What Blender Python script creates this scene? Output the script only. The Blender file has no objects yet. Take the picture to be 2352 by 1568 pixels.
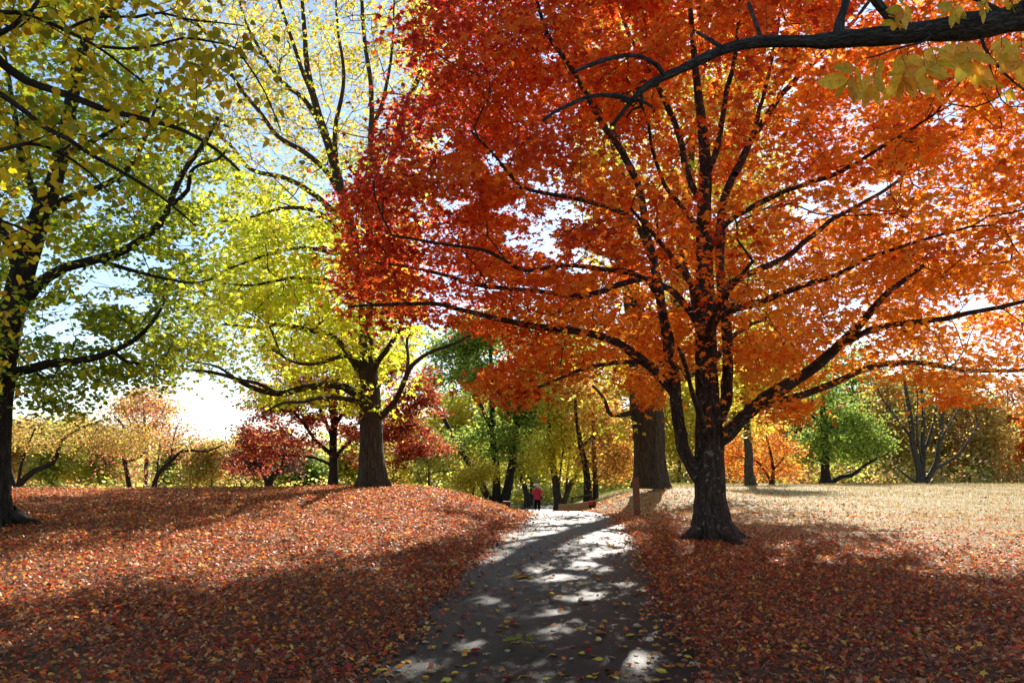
import bpy, math, random
import numpy as np
from mathutils import Vector, Matrix

SC = bpy.context.scene
COL = SC.collection
RNG = np.random.default_rng(11)
random.seed(11)

# ------------------------------------------------------------------ camera, sky, sun, exposure
W, H, F = 2352.0, 1568.0, 1898.0            # the photograph's working size and focal length in those pixels
PITCH = math.radians(9.4)
EYE = 1.6
cam_d = bpy.data.cameras.new('camera')
cam = bpy.data.objects.new('camera', cam_d)
COL.objects.link(cam)
cam_d.sensor_width = 22.3
cam_d.lens = F / W * 22.3
cam_d.clip_start = 0.05
cam_d.clip_end = 3000
cam.location = (0, 0, EYE)
cam.rotation_euler = (math.pi / 2 + PITCH, 0, 0)
SC.camera = cam

SUN_AZ, SUN_EL = math.radians(13.6), math.radians(30.7)   # azimuth from +Y towards +X
SUN = Vector((math.sin(SUN_AZ) * math.cos(SUN_EL), math.cos(SUN_AZ) * math.cos(SUN_EL), math.sin(SUN_EL)))
world = bpy.data.worlds.new('World')
SC.world = world
world.use_nodes = True
wn = world.node_tree.nodes
wl = world.node_tree.links
wn.clear()
sky = wn.new('ShaderNodeTexSky')
sky.sky_type = 'NISHITA'
sky.sun_disc = False
sky.sun_elevation = SUN_EL
sky.sun_rotation = SUN_AZ
sky.air_density = 1.0
sky.dust_density = 0.15
sky.ozone_density = 1.0
bg = wn.new('ShaderNodeBackground')
bg.inputs['Strength'].default_value = 0.09
wo = wn.new('ShaderNodeOutputWorld')
wl.new(sky.outputs[0], bg.inputs[0])
wl.new(bg.outputs[0], wo.inputs[0])

sun_d = bpy.data.lights.new('sun', 'SUN')
sun_d.energy = 5.0
sun_d.angle = math.radians(0.53)
sun_d.color = (1.0, 0.93, 0.82)
sun = bpy.data.objects.new('sun', sun_d)
COL.objects.link(sun)
sun.rotation_euler = (-SUN).to_track_quat('-Z', 'Y').to_euler()
sun.location = (20, 80, 60)

SC.view_settings.view_transform = 'Standard'
SC.view_settings.look = 'None'
SC.view_settings.gamma = 1.0
SC.view_settings.use_curve_mapping = False
SC.view_settings.exposure = 1.2
try:
    SC.cycles.use_denoising = True
    SC.cycles.denoiser = 'OPENIMAGEDENOISE'
    SC.cycles.denoising_input_passes = 'RGB_ALBEDO_NORMAL'
    SC.cycles.denoising_prefilter = 'ACCURATE'
    SC.cycles.max_bounces = 10
    SC.cycles.diffuse_bounces = 6
    SC.cycles.glossy_bounces = 2
    SC.cycles.transmission_bounces = 4
    SC.cycles.transparent_max_bounces = 4
    SC.cycles.use_adaptive_sampling = True
    SC.cycles.adaptive_threshold = 0.015
    SC.cycles.sample_clamp_indirect = 6.0
except Exception:
    pass

# ------------------------------------------------------------------ picture <-> place
CP, SP = math.cos(PITCH), math.sin(PITCH)

def ray(px, py):
    u = (px - W / 2) / F
    v = (H / 2 - py) / F
    return np.array([u, CP - v * SP, SP + v * CP])

def P(px, py, D):
    """point seen at (px, py) on the vertical plane y = D"""
    d = ray(px, py)
    return np.array([0, 0, EYE]) + d * (D / d[1])

def project(p):
    p = np.asarray(p, float)
    x, y, z = p[..., 0], p[..., 1], p[..., 2] - EYE
    depth = np.maximum(y * CP + z * SP, 0.05)
    up = -y * SP + z * CP
    return W / 2 + F * x / depth, H / 2 - F * up / depth

def inside(poly, px, py):
    poly = np.asarray(poly, float)
    n = len(poly)
    res = np.zeros(np.shape(px), bool)
    j = n - 1
    for i in range(n):
        xi, yi = poly[i]
        xj, yj = poly[j]
        c = ((yi > py) != (yj > py)) & (px < (xj - xi) * (py - yi) / (yj - yi + 1e-9) + xi)
        res ^= c
        j = i
    return res

# ------------------------------------------------------------------ terrain
def ip(y, ys, zs):
    return np.interp(y, ys, zs)

def path_x(y):
    return ip(y, [-10, 0, 7, 10, 16, 21, 26, 30, 33, 38, 45, 60, 80], [0.0, 0.1, 0.26, 0.5, 1.0, 1.42, 1.72, 1.72, 1.56, 1.4, 1.4, 2.0, 3.5])

def path_z(y):
    return ip(y, [-10, 0, 7, 10, 16, 21, 26, 33, 38, 45, 55, 80, 120, 300, 900], [0, 0, 0, .13, .43, .48, .46, .33, .05, -.28, -.42, -.5, -.8, -2, -2])

HALF = 1.32

def half_left(y):
    return HALF + ip(y, [0, 8, 14, 22], [.30, .26, .12, .02])

def gauss(x, y, cx, cy, sx, sy):
    return np.exp(-((x - cx) / sx) ** 2 - ((y - cy) / sy) ** 2)

def ground_h(x, y, bumps=True):
    x = np.asarray(x, float)
    y = np.asarray(y, float)
    zl = ip(y, [-10, 0, 7, 12, 18, 25, 30, 36, 45, 60, 100, 300, 900], [0, .03, .06, .36, .74, 1.06, 1.2, 1.12, .6, -.4, -1.2, -2, -2])
    zl = zl + 0.12 * gauss(x, y, -5.1, 30.5, 4.0, 4.5)
    zr = ip(y, [-10, 0, 7, 12, 15.5, 20, 25, 30, 45, 60, 75, 100, 300, 900], [0, .03, .05, .25, .40, .62, .78, .92, 1.12, 1.2, 1.1, .6, -2, -2])
    zr = zr + 0.45 * gauss(x, y, 5.2, 31.5, 3.0, 4.0)
    pz = path_z(y)
    s = x - path_x(y)
    lawn = np.where(s < 0, zl, zr)
    w_ = ip(y, [0, 10, 16, 30, 38, 60, 120], [1.2, 1.7, 2.7, 4.4, 4.4, 9, 40])
    t = np.clip((np.abs(s) - np.where(s < 0, half_left(y), HALF) - 0.1) / w_, 0, 1)
    k = 1 - (1 - t) ** 2.0
    k = k * ip(t, [0, 0.12, 1], [0.4, 1, 1])
    z = pz + (lawn - pz) * k
    if bumps:
        b = 0.030 * np.sin(1.3 * x + 0.7 * y) * np.sin(0.9 * y - 0.5 * x + 1.1) + 0.015 * np.sin(3.1 * x + 1.7) * np.sin(2.7 * y + 0.3 * x)
        z = z + b * np.clip(t * 5, 0, 1)
    return z

def ground_px(px, py, lo=4.0, hi=120.0):
    """first ground point seen at (px, py)"""
    d = ray(px, py)
    for D in np.arange(lo, hi, 0.05):
        p = np.array([0, 0, EYE]) + d * (D / d[1])
        if p[2] <= float(ground_h(p[0], p[1])):
            return p
    return np.array([0, 0, EYE]) + d * (hi / d[1])

# ------------------------------------------------------------------ materials
def new_mat(name):
    m = bpy.data.materials.new(name)
    m.use_nodes = True
    nt = m.node_tree
    nt.nodes.clear()
    out = nt.nodes.new('ShaderNodeOutputMaterial')
    return m, nt, out

def N(nt, typ, **kw):
    n = nt.nodes.new(typ)
    for k, v in kw.items():
        setattr(n, k, v)
    return n

def leaf_material(name, blotch=0.0, gloss=0.022, rough=0.4, dif=0.42, tra=0.82):
    m, nt, out = new_mat(name)
    L = nt.links.new
    at = N(nt, 'ShaderNodeAttribute', attribute_name='col')
    d = N(nt, 'ShaderNodeBsdfDiffuse')
    t = N(nt, 'ShaderNodeBsdfTranslucent')
    dm = N(nt, 'ShaderNodeMixRGB', blend_type='MULTIPLY')
    dm.inputs[0].default_value = 1
    dm.inputs[2].default_value = (dif, dif, dif, 1)
    tm = N(nt, 'ShaderNodeMixRGB', blend_type='MULTIPLY')
    tm.inputs[0].default_value = 1
    tm.inputs[2].default_value = (tra, tra, tra, 1)
    src = at.outputs['Color']
    if blotch > 0:
        tc = N(nt, 'ShaderNodeTexCoord')
        nz = N(nt, 'ShaderNodeTexNoise')
        nz.inputs['Scale'].default_value = 7
        nz.inputs['Detail'].default_value = 6
        oi = N(nt, 'ShaderNodeObjectInfo')
        ad = N(nt, 'ShaderNodeVectorMath', operation='ADD')
        L(tc.outputs['Object'], ad.inputs[0])
        L(oi.outputs['Location'], ad.inputs[1])
        L(ad.outputs[0], nz.inputs['Vector'])
        rp = N(nt, 'ShaderNodeValToRGB')
        rp.color_ramp.elements[0].position = .36
        rp.color_ramp.elements[0].color = (.45, .30, .22, 1)
        rp.color_ramp.elements[1].position = .56
        rp.color_ramp.elements[1].color = (1, 1, 1, 1)
        L(nz.outputs['Fac'], rp.inputs[0])
        bl = N(nt, 'ShaderNodeMixRGB', blend_type='MULTIPLY')
        bl.inputs[0].default_value = blotch
        L(src, bl.inputs[1])
        L(rp.outputs[0], bl.inputs[2])
        # midrib and side veins, paler lines along the blade
        sx = N(nt, 'ShaderNodeSeparateXYZ')
        L(tc.outputs['Object'], sx.inputs[0])
        ab = N(nt, 'ShaderNodeMath', operation='ABSOLUTE')
        L(sx.outputs['X'], ab.inputs[0])
        wv = N(nt, 'ShaderNodeMath', operation='MULTIPLY_ADD')
        wv.inputs[1].default_value = -.8
        L(ab.outputs[0], wv.inputs[0])
        L(sx.outputs['Y'], wv.inputs[2])
        sn = N(nt, 'ShaderNodeMath', operation='SINE')
        m60 = N(nt, 'ShaderNodeMath', operation='MULTIPLY')
        m60.inputs[1].default_value = 62
        L(wv.outputs[0], m60.inputs[0])
        L(m60.outputs[0], sn.inputs[0])
        g9 = N(nt, 'ShaderNodeMath', operation='GREATER_THAN')
        g9.inputs[1].default_value = .9
        L(sn.outputs[0], g9.inputs[0])
        lt = N(nt, 'ShaderNodeMath', operation='LESS_THAN')
        lt.inputs[1].default_value = .009
        L(ab.outputs[0], lt.inputs[0])
        mxm = N(nt, 'ShaderNodeMath', operation='MAXIMUM')
        L(g9.outputs[0], mxm.inputs[0])
        L(lt.outputs[0], mxm.inputs[1])
        sc_ = N(nt, 'ShaderNodeMath', operation='MULTIPLY')
        sc_.inputs[1].default_value = .35
        L(mxm.outputs[0], sc_.inputs[0])
        vn = N(nt, 'ShaderNodeMixRGB', blend_type='MULTIPLY')
        vn.inputs[2].default_value = (.55, .45, .35, 1)
        L(sc_.outputs[0], vn.inputs[0])
        L(bl.outputs[0], vn.inputs[1])
        src = vn.outputs[0]
    L(src, dm.inputs[1])
    L(src, tm.inputs[1])
    L(dm.outputs[0], d.inputs['Color'])
    L(tm.outputs[0], t.inputs['Color'])
    add = N(nt, 'ShaderNodeAddShader')
    L(d.outputs[0], add.inputs[0])
    L(t.outputs[0], add.inputs[1])
    g = N(nt, 'ShaderNodeBsdfGlossy')
    g.inputs['Roughness'].default_value = rough
    g.inputs['Color'].default_value = (1, 1, 1, 1)
    mx = N(nt, 'ShaderNodeMixShader')
    mx.inputs[0].default_value = gloss
    L(add.outputs[0], mx.inputs[1])
    L(g.outputs[0], mx.inputs[2])
    L(mx.outputs[0], out.inputs['Surface'])
    return m

def bark_material(name, dark, light, stretch=(7, 7, 1.6), bump=0.7, lichen=0.0):
    m, nt, out = new_mat(name)
    L = nt.links.new
    at = N(nt, 'ShaderNodeAttribute', attribute_name='bk')
    mp = N(nt, 'ShaderNodeMapping')
    mp.inputs['Scale'].default_value = stretch
    L(at.outputs['Vector'], mp.inputs['Vector'])
    n1 = N(nt, 'ShaderNodeTexNoise')
    n1.inputs['Scale'].default_value = 2.2
    n1.inputs['Detail'].default_value = 7
    n1.inputs['Roughness'].default_value = 0.62
    L(mp.outputs[0], n1.inputs['Vector'])
    v = N(nt, 'ShaderNodeTexVoronoi', feature='DISTANCE_TO_EDGE')
    v.inputs['Scale'].default_value = 1.6
    wn_ = N(nt, 'ShaderNodeTexNoise')
    wn_.inputs['Scale'].default_value = 1.1
    wn_.inputs['Detail'].default_value = 3
    L(mp.outputs[0], wn_.inputs['Vector'])
    wm = N(nt, 'ShaderNodeMixRGB', blend_type='LINEAR_LIGHT')
    wm.inputs[0].default_value = 1.0
    L(mp.outputs[0], wm.inputs[1])
    L(wn_.outputs['Color'], wm.inputs[2])
    L(wm.outputs[0], v.inputs['Vector'])
    cr = N(nt, 'ShaderNodeValToRGB')
    cr.color_ramp.elements[0].position = 0.0
    cr.color_ramp.elements[0].color = (0, 0, 0, 1)
    cr.color_ramp.elements[1].position = 0.16
    L(v.outputs['Distance'], cr.inputs[0])
    ramp = N(nt, 'ShaderNodeValToRGB')
    ramp.color_ramp.elements[0].position = 0.35
    ramp.color_ramp.elements[0].color = dark + (1,)
    ramp.color_ramp.elements[1].position = 0.68
    ramp.color_ramp.elements[1].color = light + (1,)
    L(n1.outputs['Fac'], ramp.inputs[0])
    mul = N(nt, 'ShaderNodeMixRGB', blend_type='MULTIPLY')
    mul.inputs[0].default_value = 0.55
    L(ramp.outputs[0], mul.inputs[1])
    L(cr.outputs[0], mul.inputs[2])
    colour = mul.outputs[0]
    if lichen > 0:
        n2 = N(nt, 'ShaderNodeTexNoise')
        n2.inputs['Scale'].default_value = 9
        n2.inputs['Detail'].default_value = 4
        L(at.outputs['Vector'], n2.inputs['Vector'])
        r2 = N(nt, 'ShaderNodeValToRGB')
        r2.color_ramp.elements[0].position = 0.60
        r2.color_ramp.elements[1].position = 0.66
        L(n2.outputs['Fac'], r2.inputs[0])
        mm = N(nt, 'ShaderNodeMath', operation='MULTIPLY')
        mm.inputs[1].default_value = lichen
        L(r2.outputs[0], mm.inputs[0])
        mix = N(nt, 'ShaderNodeMixRGB')
        mix.inputs[2].default_value = (0.24, 0.25, 0.22, 1)
        L(mm.outputs[0], mix.inputs[0])
        L(colour, mix.inputs[1])
        colour = mix.outputs[0]
    b = N(nt, 'ShaderNodeBsdfPrincipled')
    b.inputs['Roughness'].default_value = 0.85
    b.inputs['Specular IOR Level'].default_value = 0.25
    L(colour, b.inputs['Base Color'])
    hh = N(nt, 'ShaderNodeMath', operation='MULTIPLY')
    L(n1.outputs['Fac'], hh.inputs[0])
    L(cr.outputs[0], hh.inputs[1])
    bp = N(nt, 'ShaderNodeBump')
    bp.inputs['Strength'].default_value = bump
    bp.inputs['Distance'].default_value = 0.03
    L(hh.outputs[0], bp.inputs['Height'])
    L(bp.outputs[0], b.inputs['Normal'])
    L(b.outputs[0], out.inputs['Surface'])
    return m

def plain_material(name, colour, rough=0.7, noise=0.0, scale=20, spec=0.3, stretch=(1, 1, 1), bump=0.0):
    m, nt, out = new_mat(name)
    L = nt.links.new
    b = N(nt, 'ShaderNodeBsdfPrincipled')
    b.inputs['Roughness'].default_value = rough
    b.inputs['Specular IOR Level'].default_value = spec
    tc = N(nt, 'ShaderNodeTexCoord')
    mp = N(nt, 'ShaderNodeMapping')
    mp.inputs['Scale'].default_value = stretch
    L(tc.outputs['Object'], mp.inputs['Vector'])
    n = N(nt, 'ShaderNodeTexNoise')
    n.inputs['Scale'].default_value = scale
    n.inputs['Detail'].default_value = 5
    L(mp.outputs[0], n.inputs['Vector'])
    r = N(nt, 'ShaderNodeValToRGB')
    c = np.array(colour)
    r.color_ramp.elements[0].color = tuple(np.clip(c * (1 - noise), 0, 1)) + (1,)
    r.color_ramp.elements[1].color = tuple(np.clip(c * (1 + noise), 0, 1)) + (1,)
    r.color_ramp.elements[0].position = 0.3
    r.color_ramp.elements[1].position = 0.7
    L(n.outputs['Fac'], r.inputs[0])
    L(r.outputs[0], b.inputs['Base Color'])
    if bump > 0:
        bp = N(nt, 'ShaderNodeBump')
        bp.inputs['Strength'].default_value = bump
        bp.inputs['Distance'].default_value = 0.01
        L(n.outputs['Fac'], bp.inputs['Height'])
        L(bp.outputs[0], b.inputs['Normal'])
    L(b.outputs[0], out.inputs['Surface'])
    return m

M_LEAF = leaf_material('living_leaf')
M_LEAF_NEAR = leaf_material('near_leaf', blotch=0.45)
M_LITTER = leaf_material('fallen_leaf', gloss=0.025, rough=0.4, dif=0.85, tra=0.75)
M_STRAW = leaf_material('straw_grass', gloss=0.07, rough=0.4, dif=0.7, tra=0.35)
M_BARK_MAPLE = bark_material('maple_bark', (0.022, 0.016, 0.012), (0.085, 0.062, 0.048), lichen=0.5)
M_BARK_TULIP = bark_material('tulip_bark', (0.032, 0.022, 0.015), (0.10, 0.068, 0.044), stretch=(8, 8, 1.0))
M_BARK_DARK = bark_material('dark_bark', (0.014, 0.011, 0.009), (0.05, 0.04, 0.032))
M_BARK_LIMB = bark_material('limb_bark', (0.026, 0.022, 0.018), (0.12, 0.105, 0.09), stretch=(30, 30, 5.0), bump=1.0)
M_BARK_FAR = bark_material('far_bark', (0.035, 0.03, 0.024), (0.10, 0.085, 0.07), bump=0.3)
M_BARK_RED = bark_material('reddish_bark', (0.05, 0.025, 0.018), (0.16, 0.08, 0.055))

# ------------------------------------------------------------------ mesh helpers
def make_mesh(name, v, tris, mat, col=None, bk=None, smooth=False):
    v = np.ascontiguousarray(v, np.float32)
    tris = np.ascontiguousarray(tris, np.int32)
    me = bpy.data.meshes.new(name)
    me.vertices.add(len(v))
    me.vertices.foreach_set('co', v.ravel())
    me.loops.add(tris.size)
    me.loops.foreach_set('vertex_index', tris.ravel())
    me.polygons.add(len(tris))
    me.polygons.foreach_set('loop_start', np.arange(0, tris.size, 3, dtype=np.int32))
    if smooth:
        me.polygons.foreach_set('use_smooth', np.ones(len(tris), bool))
    if col is not None:
        a = me.attributes.new('col', 'FLOAT_COLOR', 'FACE')
        c4 = np.ones((len(tris), 4), np.float32)
        c4[:, :3] = col
        a.data.foreach_set('color', c4.ravel())
    if bk is not None:
        a = me.attributes.new('bk', 'FLOAT_VECTOR', 'POINT')
        a.data.foreach_set('vector', np.ascontiguousarray(bk, np.float32).ravel())
    me.update(calc_edges=True)
    if mat is not None:
        me.materials.append(mat)
    return me

def link(name, data, parent=None, **props):
    o = bpy.data.objects.new(name, data)
    COL.objects.link(o)
    if parent is not None:
        o.parent = parent
    for k, v in props.items():
        o[k] = v
    return o

def thing(name, label, cat, loc, group=None):
    o = bpy.data.objects.new(name, None)
    o.empty_display_size = 0.3
    COL.objects.link(o)
    o.location = loc
    o['label'] = label
    o['category'] = cat
    if group:
        o['group'] = group
    return o

def unit(a):
    return a / np.maximum(np.linalg.norm(a, axis=-1, keepdims=True), 1e-9)

def resample(pts, rads, step):
    pts = np.asarray(pts, float)
    rads = np.asarray(rads, float)
    if len(pts) < 2:
        return pts, rads
    ext = np.vstack([2 * pts[0] - pts[1], pts, 2 * pts[-1] - pts[-2]])
    op, orr = [], []
    for i in range(len(pts) - 1):
        p0, p1, p2, p3 = ext[i:i + 4]
        n = max(1, int(np.ceil(np.linalg.norm(p2 - p1) / step)))
        for k in range(n):
            t = k / n
            op.append(0.5 * (2 * p1 + (p2 - p0) * t + (2 * p0 - 5 * p1 + 4 * p2 - p3) * t * t + (3 * p1 - p0 - 3 * p2 + p3) * t ** 3))
            orr.append(rads[i] * (1 - t) + rads[i + 1] * t)
    op.append(pts[-1])
    orr.append(rads[-1])
    return np.array(op), np.array(orr)

def tube(pts, rads, sides, furrow=0.0, flare=None, seed=0, s0=0.0):
    """a bark tube; returns verts, tris, bark coordinates"""
    pts = np.asarray(pts, float)
    n = len(pts)
    rg = np.random.default_rng(seed)
    tan = np.zeros_like(pts)
    tan[1:-1] = pts[2:] - pts[:-2]
    tan[0] = pts[1] - pts[0]
    tan[-1] = pts[-1] - pts[-2]
    tan = unit(tan)
    a = np.array([1.0, 0, 0]) if abs(tan[0][0]) < 0.8 else np.array([0, 1.0, 0])
    u = unit(a - tan[0] * np.dot(a, tan[0]))
    us = [u]
    for i in range(1, n):
        u = us[-1] - tan[i] * np.dot(us[-1], tan[i])
        us.append(unit(u))
    us = np.array(us)
    vs = np.cross(tan, us)
    th = np.linspace(0, 2 * np.pi, sides, endpoint=False)
    s = s0 + np.concatenate([[0], np.cumsum(np.linalg.norm(np.diff(pts, axis=0), axis=1))])
    r = np.repeat(np.asarray(rads, float)[:, None], sides, 1)
    if furrow > 0:
        ph = rg.uniform(0, 6.28, 6)
        tt = th[None, :]
        ss = s[:, None]
        f = np.sin(13 * tt + 1.5 * np.sin(2.1 * ss + ph[0]) + ph[1]) * 0.5 + np.sin(7 * tt + 1.2 * np.sin(1.3 * ss + ph[2]) + ph[3]) * 0.5 + 0.8 * np.sin(3 * tt + 0.5 * ss + ph[4]) * np.sin(0.9 * ss + ph[5])
        r = r * (1 + furrow * f + furrow * 0.5 * rg.normal(size=r.shape))
    if flare:
        h0, amt, lobes, ph = flare
        e = np.exp(-np.maximum(s - s0, 0) / h0)[:, None]
        lob = 0.55 + 0.45 * np.cos(lobes * th + ph)[None, :] + 0.25 * np.cos(2 * th + 1.3 * ph)[None, :]
        r = r * (1 + amt * e * lob)
    v = pts[:, None, :] + r[:, :, None] * (np.cos(th)[None, :, None] * us[:, None, :] + np.sin(th)[None, :, None] * vs[:, None, :])
    bk = np.zeros((n, sides, 3))
    bk[..., 0] = np.cos(th)[None] * r
    bk[..., 1] = np.sin(th)[None] * r
    bk[..., 2] = s[:, None]
    i = np.arange(n - 1)[:, None] * sides
    j = np.arange(sides)[None, :]
    jn = (j + 1) % sides
    A, B, C_, D_ = i + j, i + jn, i + sides + jn, i + sides + j
    tri = np.concatenate([np.stack([A, B, C_], -1).reshape(-1, 3), np.stack([A, C_, D_], -1).reshape(-1, 3)])
    v = v.reshape(-1, 3)
    # end cap
    tip = len(v)
    v = np.vstack([v, pts[-1] + tan[-1] * rads[-1] * 0.6])
    bk = np.vstack([bk.reshape(-1, 3), [[0, 0, s[-1]]]])
    last = (n - 1) * sides + np.arange(sides)
    cap = np.stack([last, (n - 1) * sides + (np.arange(sides) + 1) % sides, np.full(sides, tip)], -1)
    tri = np.vstack([tri, cap])
    return v, tri, bk

def segs(p0, p1, r0, r1, k=3):
    """many thin twig segments at once"""
    d = unit(p1 - p0)
    a = np.where(np.abs(d[:, 2:3]) < 0.9, np.array([[0, 0, 1.0]]), np.array([[1.0, 0, 0]]))
    u = unit(np.cross(d, a))
    w = np.cross(d, u)
    th = np.linspace(0, 2 * np.pi, k, endpoint=False)
    ring = np.cos(th)[None, :, None] * u[:, None, :] + np.sin(th)[None, :, None] * w[:, None, :]
    v0 = p0[:, None, :] + ring * r0[:, None, None]
    v1 = p1[:, None, :] + ring * r1[:, None, None]
    v = np.concatenate([v0, v1], 1)
    m = len(p0)
    base = (np.arange(m) * 2 * k)[:, None]
    j = np.arange(k)[None, :]
    jn = (j + 1) % k
    t1 = np.stack([base + j, base + jn, base + k + jn], -1).reshape(-1, 3)
    t2 = np.stack([base + j, base + k + jn, base + k + j], -1).reshape(-1, 3)
    return v.reshape(-1, 3), np.vstack([t1, t2])

class Acc:
    def __init__(s):
        s.v, s.t, s.c, s.b, s.n = [], [], [], [], 0
    def add(s, v, t, c=None, b=None):
        s.v.append(v)
        s.t.append(np.asarray(t) + s.n)
        s.n += len(v)
        if c is not None:
            s.c.append(c)
        if b is not None:
            s.b.append(b)
    def mesh(s, name, mat, smooth=False):
        return make_mesh(name, np.vstack(s.v), np.vstack(s.t), mat, np.vstack(s.c) if s.c else None, np.vstack(s.b) if s.b else None, smooth)

# leaf outlines: x across, y from stalk to tip, z out of the leaf
STAR = (np.array([[0, .40, .05], [0, 0, 0], [-.28, .08, -.04], [-.24, .26, 0], [-.56, .48, -.10], [-.20, .56, 0], [0, 1, -.12], [.20, .56, 0], [.56, .48, -.10], [.24, .26, 0], [.28, .08, -.04]]),
        np.array([[0, i, i + 1] for i in range(1, 10)] + [[0, 10, 1]]))
TRI4 = (np.array([[0, 0, 0], [-.52, .42, -.10], [-.16, .55, .03], [0, 1, -.10], [.16, .55, .03], [.52, .42, -.10]]), np.array([[0, 2, 1], [0, 3, 2], [0, 4, 3], [0, 5, 4]]))
KITE = (np.array([[0, 0, 0], [-.40, .42, -.08], [0, 1, -.05], [.40, .42, -.08]]), np.array([[0, 2, 1], [0, 3, 2]]))
HEART = (np.array([[0, .05, 0], [-.28, 0, -.05], [-.44, .30, -.09], [-.26, .68, -.06], [0, 1, -.10], [.26, .68, -.06], [.44, .30, -.09], [.28, 0, -.05]]), np.array([[0, i + 1, i] for i in range(1, 7)]))
CURL = (np.array([[0, 0, .05], [-.22, .22, .16], [0, .25, 0], [.22, .22, .16], [-.27, .6, .20], [0, .6, -.02], [.27, .6, .20], [0, 1, .10]]), np.array([[0, 2, 1], [0, 3, 2], [1, 2, 5], [1, 5, 4], [2, 3, 6], [2, 6, 5], [4, 5, 7], [5, 6, 7]]))
LANCE = (np.array([[0, 0, 0], [-.13, .20, -.02], [0, .22, .01], [.13, .20, -.02], [-.19, .5, -.04], [0, .52, .01], [.19, .5, -.04], [-.11, .78, -.03], [0, .8, 0], [.11, .78, -.03], [0, 1, -.05]]),
         np.array([[0, 2, 1], [0, 3, 2], [1, 2, 5], [1, 5, 4], [2, 3, 6], [2, 6, 5], [4, 5, 8], [4, 8, 7], [5, 6, 9], [5, 9, 8], [7, 8, 10], [8, 9, 10]]))
BLADE = (np.array([[-.06, 0, 0], [.06, 0, 0], [0, 1, .15]]), np.array([[0, 1, 2]]))

def frames(nrm, axis):
    nrm = unit(nrm)
    axis = unit(axis - nrm * np.sum(axis * nrm, -1, keepdims=True))
    return np.cross(axis, nrm), axis, nrm

def leaves(shape, pos, nrm, axis, size, col):
    sv, st = shape
    x, y, z = frames(nrm, axis)
    v = pos[:, None, :] + size[:, None, None] * (sv[None, :, 0:1] * x[:, None, :] + sv[None, :, 1:2] * y[:, None, :] + sv[None, :, 2:3] * z[:, None, :])
    m = len(pos)
    t = (st[None] + (np.arange(m) * len(sv))[:, None, None]).reshape(-1, 3)
    c = np.repeat(col, len(st), 0)
    return v.reshape(-1, 3), t, c

def pick(cols, wts, n, jit=0.22, rg=RNG):
    cols = np.asarray(cols, float)
    w_ = np.asarray(wts, float)
    i = rg.choice(len(cols), n, p=w_ / w_.sum())
    c = cols[i] * np.exp(rg.normal(0, jit, (n, 1))) * np.exp(rg.normal(0, jit * 0.35, (n, 3)))
    return np.clip(c, 0.004, 0.85)

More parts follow.
